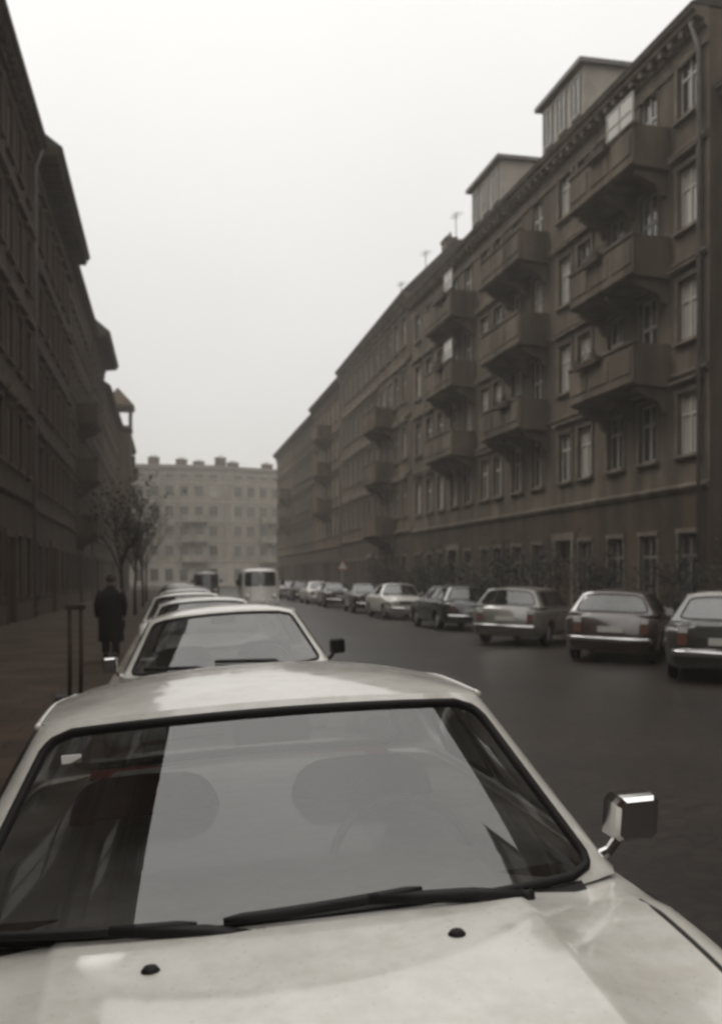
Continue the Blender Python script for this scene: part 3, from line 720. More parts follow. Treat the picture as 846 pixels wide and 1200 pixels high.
def make_car(name, paint_m, estate=False, label=None, cat='car', group=None, detail=1, seat='seat_grey'):
    root = empty(name, (0,0,0), 0, label, cat, group)
    pm = paint_m
    YF, YR = -2.0, 2.02
    wf, wr = -1.24, 1.18; RA, RW = .345, .29
    BZ = .93
    def W(y):
        w = .882 - .03*abs(y/2.0)**2.5
        e = max(0, (abs(y)-1.72)/.30); return w - .14*min(1, e)**2.5
    def Tz(y):
        if y < -.80: return BZ - .002 - .14*((-.80-y)/1.2)**1.6
        if y < 1.35: return BZ-.01
        if estate: return BZ-.02
        return BZ - .01 - .06*((y-1.35)/.65)**1.5
    def arch(y, z):
        for yw in (wf, wr):
            d = abs(y-yw)
            if d < RA: z = max(z, RW + math.sqrt(RA*RA-d*d))
        return z
    def section(y):
        w, tz = W(y), Tz(y)
        d = .0
        drop = .035 if -.85 < y < 1.5 else .05
        drop = lerp(.035, .06, sst(.8, 1.9, abs(y)))
        hw = w-.095
        cr = .46/.71*hw
        pts = [(0,tz),(hw*.22,tz-.001),(hw*.44,tz-.004),(cr-.016,tz-.006),(cr,tz-.0075),(cr+.016,tz-.0165),(hw*.86,tz-drop*.85),(hw-.01,tz-drop),
               (hw+.015,tz-drop-.004),(w-.05,tz-drop-.014),(w-.02,tz-drop-.040),(w-.004,tz-drop-.085),(w,tz-drop-.16),(w-.004,.62),(w-.002,.52),(w-.02,.40),(w-.05,.28),(w-.10,.22)]
        o = [(x, arch(y, z) if z < .7 else z) for x, z in pts]
        b = arch(y, .22); o.append((w-.25, b)); o.append((0, b))
        return o
    ys = [YF]; y = YF+.03
    ys += [YF+.02, YF+.06]
    y = YF+.12
    while y < YR-.10: ys.append(y); y += .045 if any(abs(abs(y-q)) < RA+.05 for q in (wf,wr)) else .08
    ys += [YR-.06, YR-.02, YR]
    secs = [section(y) for y in ys]; n = len(secs[0])
    NB = n-1
    parts = {k: MB() for k in ('body','hood','boot_lid','dfl','dfr','drl','drr')}
    def put(key, sgn, i, k):
        a, b = secs[i], secs[i+1]
        parts[key].add([(sgn*a[k][0],ys[i],a[k][1]),(sgn*a[k+1][0],ys[i],a[k+1][1]),(sgn*b[k+1][0],ys[i+1],b[k+1][1]),(sgn*b[k][0],ys[i+1],b[k][1])], [(0,1,2,3)])
    for i in range(len(ys)-1):
        ym = (ys[i]+ys[i+1])/2
        for k in range(NB):
            for sg in (1,-1):
                key = 'body'
                if k < 7 and -1.92 < ym < -.60: key = 'hood'
                elif k < 7 and ym > 1.30 and not estate: key = 'boot_lid'
                elif 9 <= k <= 14 and -.72 < ym < .30: key = 'dfl' if sg < 0 else 'dfr'
                elif 9 <= k <= 14 and .30 <= ym < .86: key = 'drl' if sg < 0 else 'drr'
                put(key, sg, i, k)
    for i in (0, len(ys)-1):
        s = secs[i]; lp = [(x, ys[i], z) for x, z in s] + [(-x, ys[i], z) for x, z in s[-2:0:-1]]
        parts['body'].add(lp, [tuple(range(len(lp)))])
    # cabin
    if estate: lo = (.832,-.78,1.93,BZ-.035); hi = (.596,-.41,1.70,1.312)
    else:      lo = (.832,-.78,1.36,BZ-.035); hi = (.596,-.41,.90,1.312)
    sh = Shell(lo, hi, .065, .15, .10, .042)
    body = parts['body']; gl = []
    N = 20 if detail > 1 else 12
    wsR = 18 if detail > 1 else 6
    g = panel(sh, body, 0, 1, 0, 1, (.042,.042,.022,.034,.062), n=N, glass_rings=wsR); gl.append(('windscreen', g, .0125))
    g = panel(sh, body, 2, 3, 0, 1, (.09,.09,.06,.06,.09), n=N, glass_rings=5); gl.append(('rear_window', g, .014))
    if estate: cuts = [(0,.40),(.40,.68),(.68,1)]
    else: cuts = [(0,.53),(.53,1)]
    nm = ['front','rear','rear']
    for ci, (a, b) in enumerate(cuts):
        first, last = ci == 0, ci == len(cuts)-1
        g = panel(sh, body, 1+a, 1+b, 0, 1, (.16 if first else .03, .20 if last else .03, .05, .05, .05), n=N, glass_rings=4); gl.append(('side_window', g, .010))
        g = panel(sh, body, 4-b, 4-a, 0, 1, (.20 if last else .03, .16 if first else .03, .05, .05, .05), n=N, glass_rings=4); gl.append(('side_window', g, .010))
    # roof
    NR = 4*N; rings = 12; top = []
    roof = MB(); ymid = (hi[1]+hi[2])/2
    qs = [k + i/N for k in range(4) for i in range(N)]
    vs = []; fs = []
    lip = [sh.P(q, 1.0) for q in qs]
    for j in range(rings):
        p = 1 - j/rings
        for L0 in lip:
            z = L0.z + .088*(1-p**2.3) - .022*0
            x, yy = L0.x*p, ymid+(L0.y-ymid)*p
            zc = hi[3] - .03*sst(ymid-.05, hi[2], yy)
            base = zc + sh.arch*(1-(x/hi[0])**2) if p < 1 else L0.z
            vs.append((x, yy, base + .030*(1-p**3.0)))
    vs.append((0, ymid, hi[3]+.030+sh.arch))
    for j in range(rings-1):
        for i in range(NR):
            l = (i+1) % NR; fs.append((j*NR+i, j*NR+l, (j+1)*NR+l, (j+1)*NR+i))
    for i in range(NR): fs.append(((rings-1)*NR+i, (rings-1)*NR+(i+1) % NR, rings*NR))
    roof.add(vs, fs)
    bo = body.build('body', pm, root, smooth=True, weld=True)
    ro = roof.build('roof', pm, root, smooth=True, weld=True)
    # drip rail round the sides
    dr = MB()
    for sg in (1, 3):
        dr = MB(); dr.tube([sh.P(sg + (.03 + .94*i/24), .985) + Vector((.004 if sg == 1 else -.004, 0, 0)) for i in range(25)], .009, 6)
        dr.build('drip_rail', pm, ro, smooth=True)
    hl = MB(); vs2 = [(x*.97, ymid+(y_-ymid)*.97, z-.03) for x, y_, z in vs]; hl.add(vs2, fs)
    hl.build('head_lining', M['lining'], ro, smooth=True)
    ho = parts['hood'].build('hood', pm, root, smooth=True, weld=True)
    if not estate: parts['boot_lid'].build('boot_lid', pm, root, smooth=True, weld=True)
    for key, sg, yh in (('dfl',-1,.20),('dfr',1,.20),('drl',-1,.76),('drr',1,.76)):
        d = parts[key].build('door', pm, root, smooth=True, weld=True)
        h = MB(); h.box(*sorted((sg*.872, sg*.915)), yh-.09, yh+.05, .765, .79); h.build('handle', M['chrome'], d)
    for nme, (g, loop, PT), r in gl:
        go = g.build(nme, M['glass'], root, smooth=True, weld=True)
        s = MB(); s.tube(loop, r, 10, closed=True); s.build('seal', M['rubber'], go, smooth=True)
        if nme == 'windscreen':
            wpt = PT; wso = go
    # seams of the bonnet
    def top_at(y, fx):                 # point on the section between pts 7 and 8
        s = section(y); return s[7]
    sm = MB()
    for sg in (1, -1):
        sm = MB(); sm.tube([(sg*(top_at(yy,0)[0]+.002), yy, top_at(yy,0)[1]+.0005) for yy in [-1.9+.1*i for i in range(12)]], .0055, 6)
        sm.build('bonnet_gap', M['seam'], ho, smooth=True)
    dg = MB()
    for sg in (1, -1):
        for yy in (-.715, .305, .85):
            s = section(yy); dg = MB(); dg.tube([(sg*x, yy, z) for x, z in s[9:16]], .0045, 5); dg.build('door_gap', M['seam'], bo)
    # washer nozzles
    for sx in (-.305, .305):
        s = section(-1.02); nz = MB()
        z = Tz(-.98)-.006
        nz.lathe([(.017,z-.004),(.017,z+.006),(.011,z+.014),(.002,z+.016)], 14, lambda X, Y, h, sx=sx: (sx+X*1.1, -.96+Y, h))
        nz.build('washer_nozzle', M['rubber'], ho, smooth=True)
    # cowl grille strip and wipers
    cw = MB(); vs = []
    for i in range(25):
        a = (-1+2*i/24)*.87; p = sh.P((a+1)/2, .012); vs += [p + Vector((0,-.035,-.008)), p + Vector((0,.002,.002))]
    cw.add(vs, [(2*i,2*i+1,2*i+3,2*i+2) for i in range(24)]); cw.build('cowl', M['rubber'], root)
    def wiper(px, a0, v0, a1, v1, ab):
        # pivot at a=px on the cowl; blade from a0 to a1 along the glass
        wm = MB(); off = Vector((0,-.024,.018))
        blade = [wpt(lerp(a0, a1, i/12), lerp(v0, v1, i/12)) + off for i in range(13)]
        wm.tube([b + Vector((0,-.006,.006)) for b in blade], [.006]+[.012]*11+[.006], 6)
        wm.tube([b + Vector((0,.012,-.008)) for b in blade], .006, 4)
        pv = wpt(px, -1.0) + Vector((0,-.03,.006)); mid = wpt(ab, lerp(v0, v1, (ab-a0)/(a1-a0))) + off*1.35
        wm.tube([pv, lerp(pv, mid, .35)+Vector((0,-.008,.012)), mid], [.019,.017,.012], 6)
        wm.lathe([(.02,-.01),(.02,.016),(.008,.024)], 10, lambda X, Y, h, pv=pv: (pv.x+X, pv.y+Y, pv.z+h))
        return wm.build('wiper', M['wiper'], root, smooth=True)
    if detail > 1:
        wiper(.66, -.20, -.90, .36, -.84, .20); wiper(-.10, -.86, -.93, -.27, -.91, -.5)
    else:
        wiper(.60, -.12, -.72, .50, -.86, .2); wiper(-.10, -.82, -.80, -.25, -.88, -.5)
    # front: grille, headlights, bumper, plate
    g = MB(); g.box(-.40,.40,YF-.02,YF+.004,.585,.72)
    g.mi = 1
    for i in range(5): g.box(-.40,.40,YF-.03,YF-.021,.597+i*.026,.604+i*.026)
    g.build('grille', [M['grille'], M['chrome']], root)
    for sx in (-.52, .52):
        l = MB(); lathe_y(l, [(.002,.05),(.05,.045),(.08,.03),(.088,.012)], 22, sx, YF-.002, .665, -1)
        lo_ = l.build('headlight', M['lamp'], root, smooth=True)
        c = MB(); lathe_y(c, [(.089,.0),(.089,.022),(.099,.018),(.103,-.01)], 22, sx, YF-.002, .665, -1); c.build('headlight_ring', M['chrome'], lo_, smooth=True)
    def bumper(y, sg):
        b = MB(); pts = [(-.76,y+sg*.0-sg*.20,.44),(-.755,y-sg*.07,.44),(-.68,y,.44),(0,y+sg*.02,.44),(.68,y,.44),(.755,y-sg*.07,.44),(.76,y-sg*.20,.44)]
        vs = []; 
        for p in pts:
            for dz, o in ((-.05,.0),(-.03,.028),(.03,.028),(.05,0)):
                vs.append((p[0], p[1]+sg*o, p[2]+dz))
        fs = []
        for i in range(len(pts)-1):
            for k in range(3): fs.append((i*4+k,i*4+k+1,i*4+4+k+1,i*4+4+k))
            fs.append((i*4+3,i*4,i*4+4,i*4+7))
        b.add(vs, fs); b.build('bumper', M['chrome'], root, smooth=True)
    bumper(YF-.05, -1); bumper(YR+.05, 1)
    for y, sg in ((YF-.105, 1), (YR+.09, 1)):
        p = MB(); zz = .44 if y < 0 else .62
        if y > 0: y = YR+.006
        p.box(-.23,.23,y,y+.012,zz-.05,zz+.06); p.build('number_plate', M['plate'], root)
    for sx in (-.60, .60):
        t = MB(); t.box(sx-.07,sx+.07,YR+.004,YR+.032,.56,.74); t.mi = 1; t.box(sx-.072,sx+.072,YR+.004,YR+.038,.742,.83)
        t.build('tail_light', [M['lamp_red'], M['lamp']], root)
    for x in (-.74, .74):
        for y in (wf, wr): wheel(root, x, y)
    # interior
    d = MB(); vs = []; nd = 16
    for i in range(nd+1):
        q = lerp(.06, .94, i/nd); p = sh.P(q, .03); yb = p.y+.035
        for yy, zz in ((yb,.66),(yb,.885),(lerp(yb,-.45,.6),.905),(-.49,.885),(-.455,.80),(-.50,.62)): vs.append((p.x, yy, zz))
    d.add(vs, [(i*6+k, i*6+k+1, i*6+6+k+1, i*6+6+k) for i in range(nd) for k in range(5)])
    d.build('dashboard', M['dash'], root, smooth=True)
    sw = MB(); C = Vector((.34,-.30,.86)); U = Vector((1,0,0)); V = Vector((0,.42,.907))
    sw.tube([C+(U*math.cos(a)+V*math.sin(a))*.195 for a in [2*math.pi*i/40 for i in range(40)]], .0125, 8, closed=True)
    for a in (math.pi*.04, math.pi*.96): sw.tube([C+Vector((0,-.02,-.02)), C+(U*math.cos(a)+V*math.sin(a))*.19], .014, 6)
    sw.tube([C+Vector((0,-.01,-.0)), C+Vector((0,-.28,-.13))], .03, 8)
    sw.build('steering_wheel', M['wheelrim'], root, smooth=True)
    def pad(mb, cx, w, p0, p1, th, nx=12, ny=12):
        # soft cushion between p0 (y,z) and p1 (y,z), width w, thickness th
        ax = Vector((0, p1[0]-p0[0], p1[1]-p0[1])); nrm = Vector((0, -ax.z, ax.y)).normalized(); c = Vector((cx, (p0[0]+p1[0])/2, (p0[1]+p1[1])/2))
        vs = []; fs = []
        for j in range(ny+1):
            f = -math.pi/2 + math.pi*j/ny
            for i in range(24):
                t = 2*math.pi*i/24
                ex = lambda q, e: math.copysign(abs(q)**e, q)
                r = ex(math.cos(f), .5)
                vs.append(c + Vector((1,0,0))*w/2*r*ex(math.cos(t), .45) + ax*.5*r*ex(math.sin(t), .45) + nrm*th/2*ex(math.sin(f), .7))
        for j in range(ny):
            for i in range(24): fs.append((j*24+i, j*24+(i+1)%24, (j+1)*24+(i+1)%24, (j+1)*24+i))
        mb.add(vs, fs)
    for sx in (-.36, .36):
        s = MB(); pad(s, sx, .52, (-.20,.42), (.34,.40), .17); pad(s, sx, .50, (.28,.40), (.50,1.03), .16)
        s.build('front_seat', M[seat if sx < 0 else 'seat_grey'], root, smooth=True)
    for sx in (-1, 1):
        dc = MB(); dc.box(*sorted((sx*.765, sx*.74)), -.70, 1.28, .34, .875); dc.build('door_lining', M['dash'], root)
    s = MB(); s.extrude([(.62,.30),(.60,.48),(.68,.50),(.98,.46),(1.16,.90),(1.24,.92),(1.28,.88),(1.16,.35)], -.60, .60, lambda a, dd, z: (a, dd, z))
    s.build('rear_seat', M[seat], root)
    fl = MB(); fl.box(-.64,.64,-.86,1.3,.28,.30); fl.build('cabin_floor', M['dash'], root)
    im = MB(); c = wpt(0, .70) + Vector((0,.075,-.01)); im.box(c.x-.095,c.x+.095,c.y-.012,c.y+.012,c.z-.028,c.z+.028)
    im.tube([c+Vector((0,0,.02)), wpt(0,.92)+Vector((0,.03,.0))], .007, 6)
    im.build('interior_mirror', M['lining'], root)
    # outside mirrors
    def mirror(sg, mm):
        mi = MB(); cx, cy, cz = sg*.895, -.50, 1.0
        pr = [(-.060,-.046),(-.046,-.060),(.046,-.060),(.060,-.046),(.060,.044),(.044,.062),(-.044,.062),(-.060,.044)]
        vs = []; 
        for sc, yy in ((.80,-.055),(.95,-.042),(1.0,-.02),(1.0,.03)):
            vs += [(cx+x*sc, cy+yy-z*.22, cz+z*sc) for x, z in pr]
        fs = [tuple(range(8)), tuple(range(24,32))]
        for j in range(3):
            for k in range(8): fs.append((j*8+k, j*8+(k+1)%8, (j+1)*8+(k+1)%8, (j+1)*8+k))
        mi.add(vs, fs)
        mi.tube([(sg*.80, -.49, .895),(sg*.835,-.50,.915),(sg*.865,-.50,.95)], [.018,.014,.014], 8)
        mi.build('wing_mirror', mm, root)
    return root, mirror

def repaint(root, pm):
    for ch in list(root.children) + [g for c in root.children for g in c.children]:
        if ch.name.split('.')[0] in ('body','roof','hood','boot_lid','door','drip_rail'):
            ch.material_slots[0].link = 'OBJECT'; ch.material_slots[0].material = pm

def place(o, x, y, rz=0., roll=None, dz=0.):
    sl = math.atan((road_z(x+.6)-road_z(x-.6))/1.2) if roll is None else roll
    # roll about the street direction: right side (+x) up
    mt = Matrix.Translation((x, y, road_z(x)+dz)) @ Matrix.Rotation(-sl, 4, 'Y') @ Matrix.Rotation(rz, 4, 'Z')
    o.matrix_world = mt
    return o

c1, mir = make_car('parked_car', M['p_white'], label='pale saloon filling the foreground, its windscreen and bonnet towards the viewer', detail=2, seat='seat_red')
mir(1, M['chrome'])
# small pale rectangle behind the windscreen and a sun visor
place(c1, .325, 2.97, R(-.5), roll=R(3.2))
sw = MB(); sw.box(-.515,-.468,-.395,-.39,1.236,1.256); sw.build('pale_rect', M['pale_rect'], c1)

c2, mir2 = make_car('parked_car', M['p_cream'], label='pale saloon with black wing mirror, parked directly behind the foreground car')
mir2(1, M['rubber']); mir2(-1, M['chrome'])
place(c2, .52, 8.7, R(-2.0), roll=R(4.3), dz=.035)
GL = 'cars parked along the left kerb'
proto_s, mir3 = make_car('parked_car', M['p_pale'], label='pale grey saloon, third in the line along the left kerb', group=GL); mir3(1, M['chrome'])
proto_e, mir4 = make_car('parked_car', M['p_mid'], estate=True, label='light estate car with dark windows and two bright tail lamps, right kerb', group='cars parked along the right kerb'); mir4(1, M['chrome'])
c2['group'] = GL; c1['group'] = GL
repaint(proto_s, M['p_white']); place(proto_s, .50, 14.4, R(-1.))
ords = ['fourth','fifth','sixth','seventh','eighth','ninth']
for i, (y, pm, w, e) in enumerate([(19.8,'p_cream','ivory saloon, %s car in the line along the left kerb',0),(25.6,'p_white','whitish saloon, %s car in the line along the left kerb',0),
        (31.4,'p_pale','light grey estate, %s car in the line along the left kerb',1),(37.5,'p_dark','dark saloon, %s car in the line along the left kerb',0),
        (44,'p_pale','light grey saloon, %s car in the line along the left kerb',0),(51,'p_brown','brownish saloon, %s car in the line along the left kerb',0)]):
    c = copy_tree(proto_e if e else proto_s); c['label'] = w % ords[i]; c['group'] = GL
    repaint(c, M[pm]); place(c, .42 + rnd.uniform(-.08,.1), y, R(rnd.uniform(-1.5,1.5)))
GR = 'cars parked along the right kerb'
repaint(proto_e, M['p_pale']); place(proto_e, 8.75, 24.2, R(143))
row = [(15.6,'p_mid',0,'dark saloon with a light roof at the right edge, nearest car along the right kerb',0),
       (19.4,'p_red',1,'dark reddish-brown estate parked slantwise, second from the right edge along the right kerb',0),
       (31.4,'p_dark',1,'black estate with glinting tail lamps, left of the light estate on the right kerb',0),
       (39.5,'p_white',0,'white saloon facing the viewer in front of the black estate, right kerb',1),
       (46.5,'p_dark',0,'small dark saloon just beyond the white one on the right kerb',0),
       (55.2,'p_brown',0,'brown saloon next but one beyond the white saloon, right kerb',0),
       (62.4,'p_cream',0,'cream saloon with a dark neighbour either side, far along the right kerb',0),
       (69.8,'p_dark',1,'dark estate near the triangular sign, far along the right kerb',0),
       (77.5,'p_pale',0,'light grey saloon beside the van in the picture, right kerb',0),
       (85.,'p_mid',0,'mid grey saloon, second from the far end of the right kerb',0),
       (92.5,'p_pale',1,'light grey estate, last car at the far end of the right kerb',0)]
for y, pm, e, lb, face in row:
    c = copy_tree(proto_e if e else proto_s); c['label'] = lb; c['group'] = GR
    repaint(c, M[pm])
    if y < 16:
        r_ = [q for q in c.children if q.name.startswith('roof')][0]; r_.material_slots[0].material = M['p_cream']
    place(c, (8.75 if y > 30 else 8.95) + rnd.uniform(-.1,.1), y, (0 if face else math.pi if y > 30 else R(150)) + R(rnd.uniform(-2,2)))

# ------------------------------------------------------------------ vans
def make_van(name, pm, label):
    root = empty(name, (0,0,0), 0, label, 'van')
    sh = Shell((.86,-2.25,2.15,.36),(.80,-2.02,2.08,1.86), .16, .10, .03, .02, .01)
    b = MB(); gl = []
    vb, vt = .52, .97
    panel(sh, b, 0, 1, 0, vb, n=16, nv=8); panel(sh, b, 0, 1, vt, 1, n=16, nv=1)
    for a0, a1, ml, mr in ((.0,.5,.10,.03),(.5,1.,.03,.10)):
        gl.append(('windscreen', panel(sh, b, a0, a1, vb, vt, (ml,mr,.05,.03,.09), n=10, glass_rings=4)))
    panel(sh, b, 2, 3, 0, 1, n=12, nv=10)
    for k in (1, 3):
        panel(sh, b, k, k+1, 0, vb, n=30, nv=8); panel(sh, b, k, k+1, vt, 1, n=30, nv=1)
        fr = [(0,.28),(.28,.62),(.62,1.)]
        for a, c in fr:
            s0, s1 = (k+a, k+c) if k == 1 else (k+1-c, k+1-a)
            gl.append(('side_window', panel(sh, b, s0, s1, vb, vt, (.08,.08,.06,.05,.07), n=10, glass_rings=3)))
    N = 14; qs = [k+i/N for k in range(4) for i in range(N)]; NR = 4*N
    lip = [sh.P(q, 1.) for q in qs]; rf = MB(); vs = []; fs = []; rings = 8
    for j in range(rings):
        p = 1-j/rings
        vs += [(l.x*p, l.y*p+.03*(1-p), 1.86+(l.z-1.86)*p+.13*(1-p**2.6)) for l in lip]
    vs.append((0,.03,1.99))
    for j in range(rings-1):
        for i in range(NR): fs.append((j*NR+i, j*NR+(i+1)%NR, (j+1)*NR+(i+1)%NR, (j+1)*NR+i))
    for i in range(NR): fs.append(((rings-1)*NR+i, (rings-1)*NR+(i+1)%NR, rings*NR))
    rf.add(vs, fs)
    b.build('body', pm, root, smooth=True, weld=True); rf.build('roof', pm, root, smooth=True, weld=True)
    fl = MB(); fl.box(-.8,.8,-2.05,2.1,.37,.40); fl.build('cabin_floor', M['dash'], root)
    for nme, (g, loop, PT) in gl:
        go = g.build(nme, M['glass'], root, smooth=True, weld=True)
        s = MB(); s.tube(loop, .016, 6, closed=True); s.build('seal', M['rubber'], go, smooth=True)
    for sx in (-.60, .60):
        l = MB(); lathe_y(l, [(.002,.06),(.06,.05),(.095,.02),(.11,-.02)], 18, sx, -2.20, .72, -1); l.build('headlight', M['lamp'], root, smooth=True)
    bp = MB(); bp.box(-.86,.86,-2.36,-2.28,.38,.52); bp.build('bumper', M['chrome'], root)
    pl = MB(); pl.box(-.22,.22,-2.372,-2.362,.40,.50); pl.build('number_plate', M['plate'], root)
    for sx in (-1, 1):
        mi = MB(); mi.box(sx*1.0-.08, sx*1.0+.08, -1.95,-1.91,1.22,1.46); mi.tube([(sx*.82,-1.9,1.25),(sx*1.0,-1.93,1.3)], .014, 6); mi.build('wing_mirror', M['rubber'], root)
    st = MB(); st.extrude([(-1.0,.4),(-1.0,.72),(-.55,.72),(-.42,1.25),(-.32,1.25),(-.40,.4)], -.7, .7, lambda a, d, z: (a, d, z)); st.build('front_seat', M['seat_grey'], root)
    for x in (-.72, .72):
        for y in (-1.45, 1.25): wheel(root, x, y, .31, .17)
    return root
v1 = make_van('van', M['p_cream'], 'light grey van with a split windscreen driving down the middle of the road')
place(v1, 3.95, 47.5, R(-1))
v2 = make_van('van', M['p_dark'], 'small dark van far down the road, seen over the roofs of the left cars')
place(v2, 2.45, 74, 0)

# ------------------------------------------------------------------ person
def person():
    root = empty('person', (-3.05+.02, 20.3, ZL), 0, 'person in a long dark coat walking along the left pavement beside the parked cars', 'person')
    J = {'pelvis':(0,0,.86),'belly':(0,.01,1.0),'chest':(0,.02,1.20),'neck':(0,.05,1.37),'head0':(0,.075,1.45),'head1':(0,.085,1.55),'crown':(0,.08,1.625),
         'hl':(-.09,0,.82),'kl':(-.10,.14,.47),'al':(-.10,.10,.09),'tl':(-.11,.24,.04),
         'hr':(.09,0,.82),'kr':(.10,-.02,.46),'ar':(.10,-.22,.10),'tr':(.11,-.10,.04),
         'sl':(-.18,.02,1.30),'el':(-.25,-.04,1.06),'wl':(-.24,.06,.85),'pl':(-.235,.09,.77),
         'sr':(.18,.02,1.30),'er':(.25,.02,1.06),'wr':(.23,.17,.88),'pr':(.225,.21,.81)}
    E = [('pelvis','belly'),('belly','chest'),('chest','neck'),('neck','head0'),('head0','head1'),('head1','crown'),
         ('pelvis','hl'),('hl','kl'),('kl','al'),('al','tl'),('pelvis','hr'),('hr','kr'),('kr','ar'),('ar','tr'),
         ('chest','sl'),('sl','el'),('el','wl'),('wl','pl'),('chest','sr'),('sr','er'),('er','wr'),('wr','pr')]
    rad = {'pelvis':.13,'belly':.12,'chest':.14,'neck':.052,'head0':.07,'head1':.088,'crown':.06,'hl':.085,'kl':.06,'al':.042,'tl':.035,'hr':.085,'kr':.06,'ar':.042,'tr':.035,
           'sl':.065,'el':.045,'wl':.032,'pl':.03,'sr':.065,'er':.045,'wr':.032,'pr':.03}
    fing = []
    for s, w in (('l','pl'),('r','pr')):
        b = J[w]
        for k, dx in enumerate((-.024,-.008,.008,.024)):
            n1, n2 = f'f{s}{k}a', f'f{s}{k}b'; ln = (.07,.082,.078,.062)[k]
            J[n1] = (b[0]+dx*.5, b[1]+dx+.012, b[2]-ln*.6); J[n2] = (b[0]+dx*.5+(.012 if s=='l' else -.012), b[1]+dx+.02, b[2]-ln)
            E += [(w,n1),(n1,n2)]; rad[n1] = .0085; rad[n2] = .007
    ks = list(J); ix = {k:i for i,k in enumerate(ks)}
    me = bpy.data.meshes.new('body'); me.from_pydata([J[k] for k in ks], [(ix[a],ix[b]) for a,b in E], [])
    me.materials.append(M['skin'])
    o = bpy.data.objects.new('body', me); link(o, root)
    md = o.modifiers.new('Skin','SKIN'); 
    sv = me.skin_vertices[0].data if me.skin_vertices else None
    if sv is None:
        import bmesh
        b = bmesh.new(); b.from_mesh(me); b.verts.layers.skin.verify(); b.to_mesh(me); b.free(); sv = me.skin_vertices[0].data
    for k in ks:
        sv[ix[k]].radius = (rad[k], rad[k]); sv[ix[k]].use_root = (k == 'pelvis')
    md.use_smooth_shade = True
    s = o.modifiers.new('Sub','SUBSURF'); s.levels = 1; s.render_levels = 2
    # coat: rings from hem to collar
    ct = MB(); n = 28; rings = [(.36,.245,.215,.01),(.55,.235,.20,.01),(.80,.225,.175,.0),(.98,.205,.155,.005),(1.15,.215,.16,.015),(1.28,.215,.15,.02),(1.345,.16,.12,.03),(1.39,.09,.09,.04),(1.44,.082,.085,.05)]
    vs = []; fs = []
    for zz, rx, ry, oy in rings:
        for k in range(n):
            a = 2*math.pi*k/n; f = 1 + (.035*math.sin(5*a+zz*3) if zz < .9 else 0)
            vs.append((rx*f*math.cos(a), oy+ry*f*math.sin(a), zz))
    for j in range(len(rings)-1):
        for k in range(n): fs.append((j*n+k, j*n+(k+1)%n, (j+1)*n+(k+1)%n, (j+1)*n+k))
    ct.add(vs, fs); 
    for s_ in ('l','r'):
        S, El, Wr = Vector(J['s'+s_]), Vector(J['e'+s_]), Vector(J['w'+s_])
        ct.tube([S+Vector((0,0,.02)), lerp(S,El,.5), El, lerp(El,Wr,.6), Wr], [.085,.082,.074,.066,.06], 14)
    ct.build('coat', M['coat'], root, smooth=True)
    hr = MB(); vs = []; fs = []; n = 18
    for j in range(9):
        th = math.pi*.62*j/8
        for k in range(n):
            a = 2*math.pi*k/n
            fr = 1.0 if math.sin(a) < .3 else .93
            vs.append((.098*math.sin(th)*math.cos(a), .075+.112*math.sin(th)*math.sin(a)*fr - (.02 if j > 5 else 0), 1.555+.105*math.cos(th)))
    for j in range(8):
        for k in range(n): fs.append((j*n+k, j*n+(k+1)%n, (j+1)*n+(k+1)%n, (j+1)*n+k))
    hr.add(vs, fs); hr.build('hair', M['hair'], root, smooth=True)
    tr = MB()
    for s_ in ('l','r'):
        tr.tube([Vector(J['h'+s_]), Vector(J['k'+s_]), lerp(Vector(J['k'+s_]),Vector(J['a'+s_]),.9)], [.11,.085,.075], 14)
    tr.build('trousers', M['trouser'], root, smooth=True)
    for s_ in ('l','r'):
        a, t_ = Vector(J['a'+s_]), Vector(J['t'+s_]); sh_ = MB()
        d = (t_-a); d.z = 0; d.normalize()
        pts = [a - d*.07 + Vector((0,0,-.035)), a + Vector((0,0,-.02)), a + d*.10 + Vector((0,0,-.045)), a + d*.19 + Vector((0,0,-.055))]
        for p in pts: p.z = max(p.z, .045)
        sh_.tube(pts, [.042,.055,.048,.032], 12); sh_.build('shoe', M['rubber'], root, smooth=True)
    hd = MB()   # face details: nose and ears
    hd.tube([(0,.168,1.545),(0,.185,1.525),(0,.172,1.515)], [.010,.014,.010], 8)
    for sx in (-1,1): hd.tube([(sx*.088,.08,1.55),(sx*.10,.075,1.53),(sx*.09,.08,1.51)], [.012,.014,.01], 8)
    hd.build('face', M['skin'], root, smooth=True)
    return root
pp = person()
pp.location = (-1.15, 20.4, ZL)

# ------------------------------------------------------------------ tree stakes, trees, shrubs, sign
def stakes(x, y):
    r = empty('tree_guard', (x,y,ZL), R(4), 'pair of slim dark posts with a crosspiece on the left pavement', 'tree guard')
    for dx in (-.07, .07):
        p = MB(); p.tube([(dx,0,0),(dx+.004,0,.6),(dx,0,1.18)], .026, 8); p.build('post', M['wood_post'], r, smooth=True)
    b = MB(); b.box(-.13,.13,-.03,.03,1.181,1.24); b.build('crosspiece', M['wood_post'], r)
    b = MB(); b.box(-.24,.24,-.22,.22,.004,.07); b.build('base', M['iron'], r)
stakes(-1.22, 13.7)

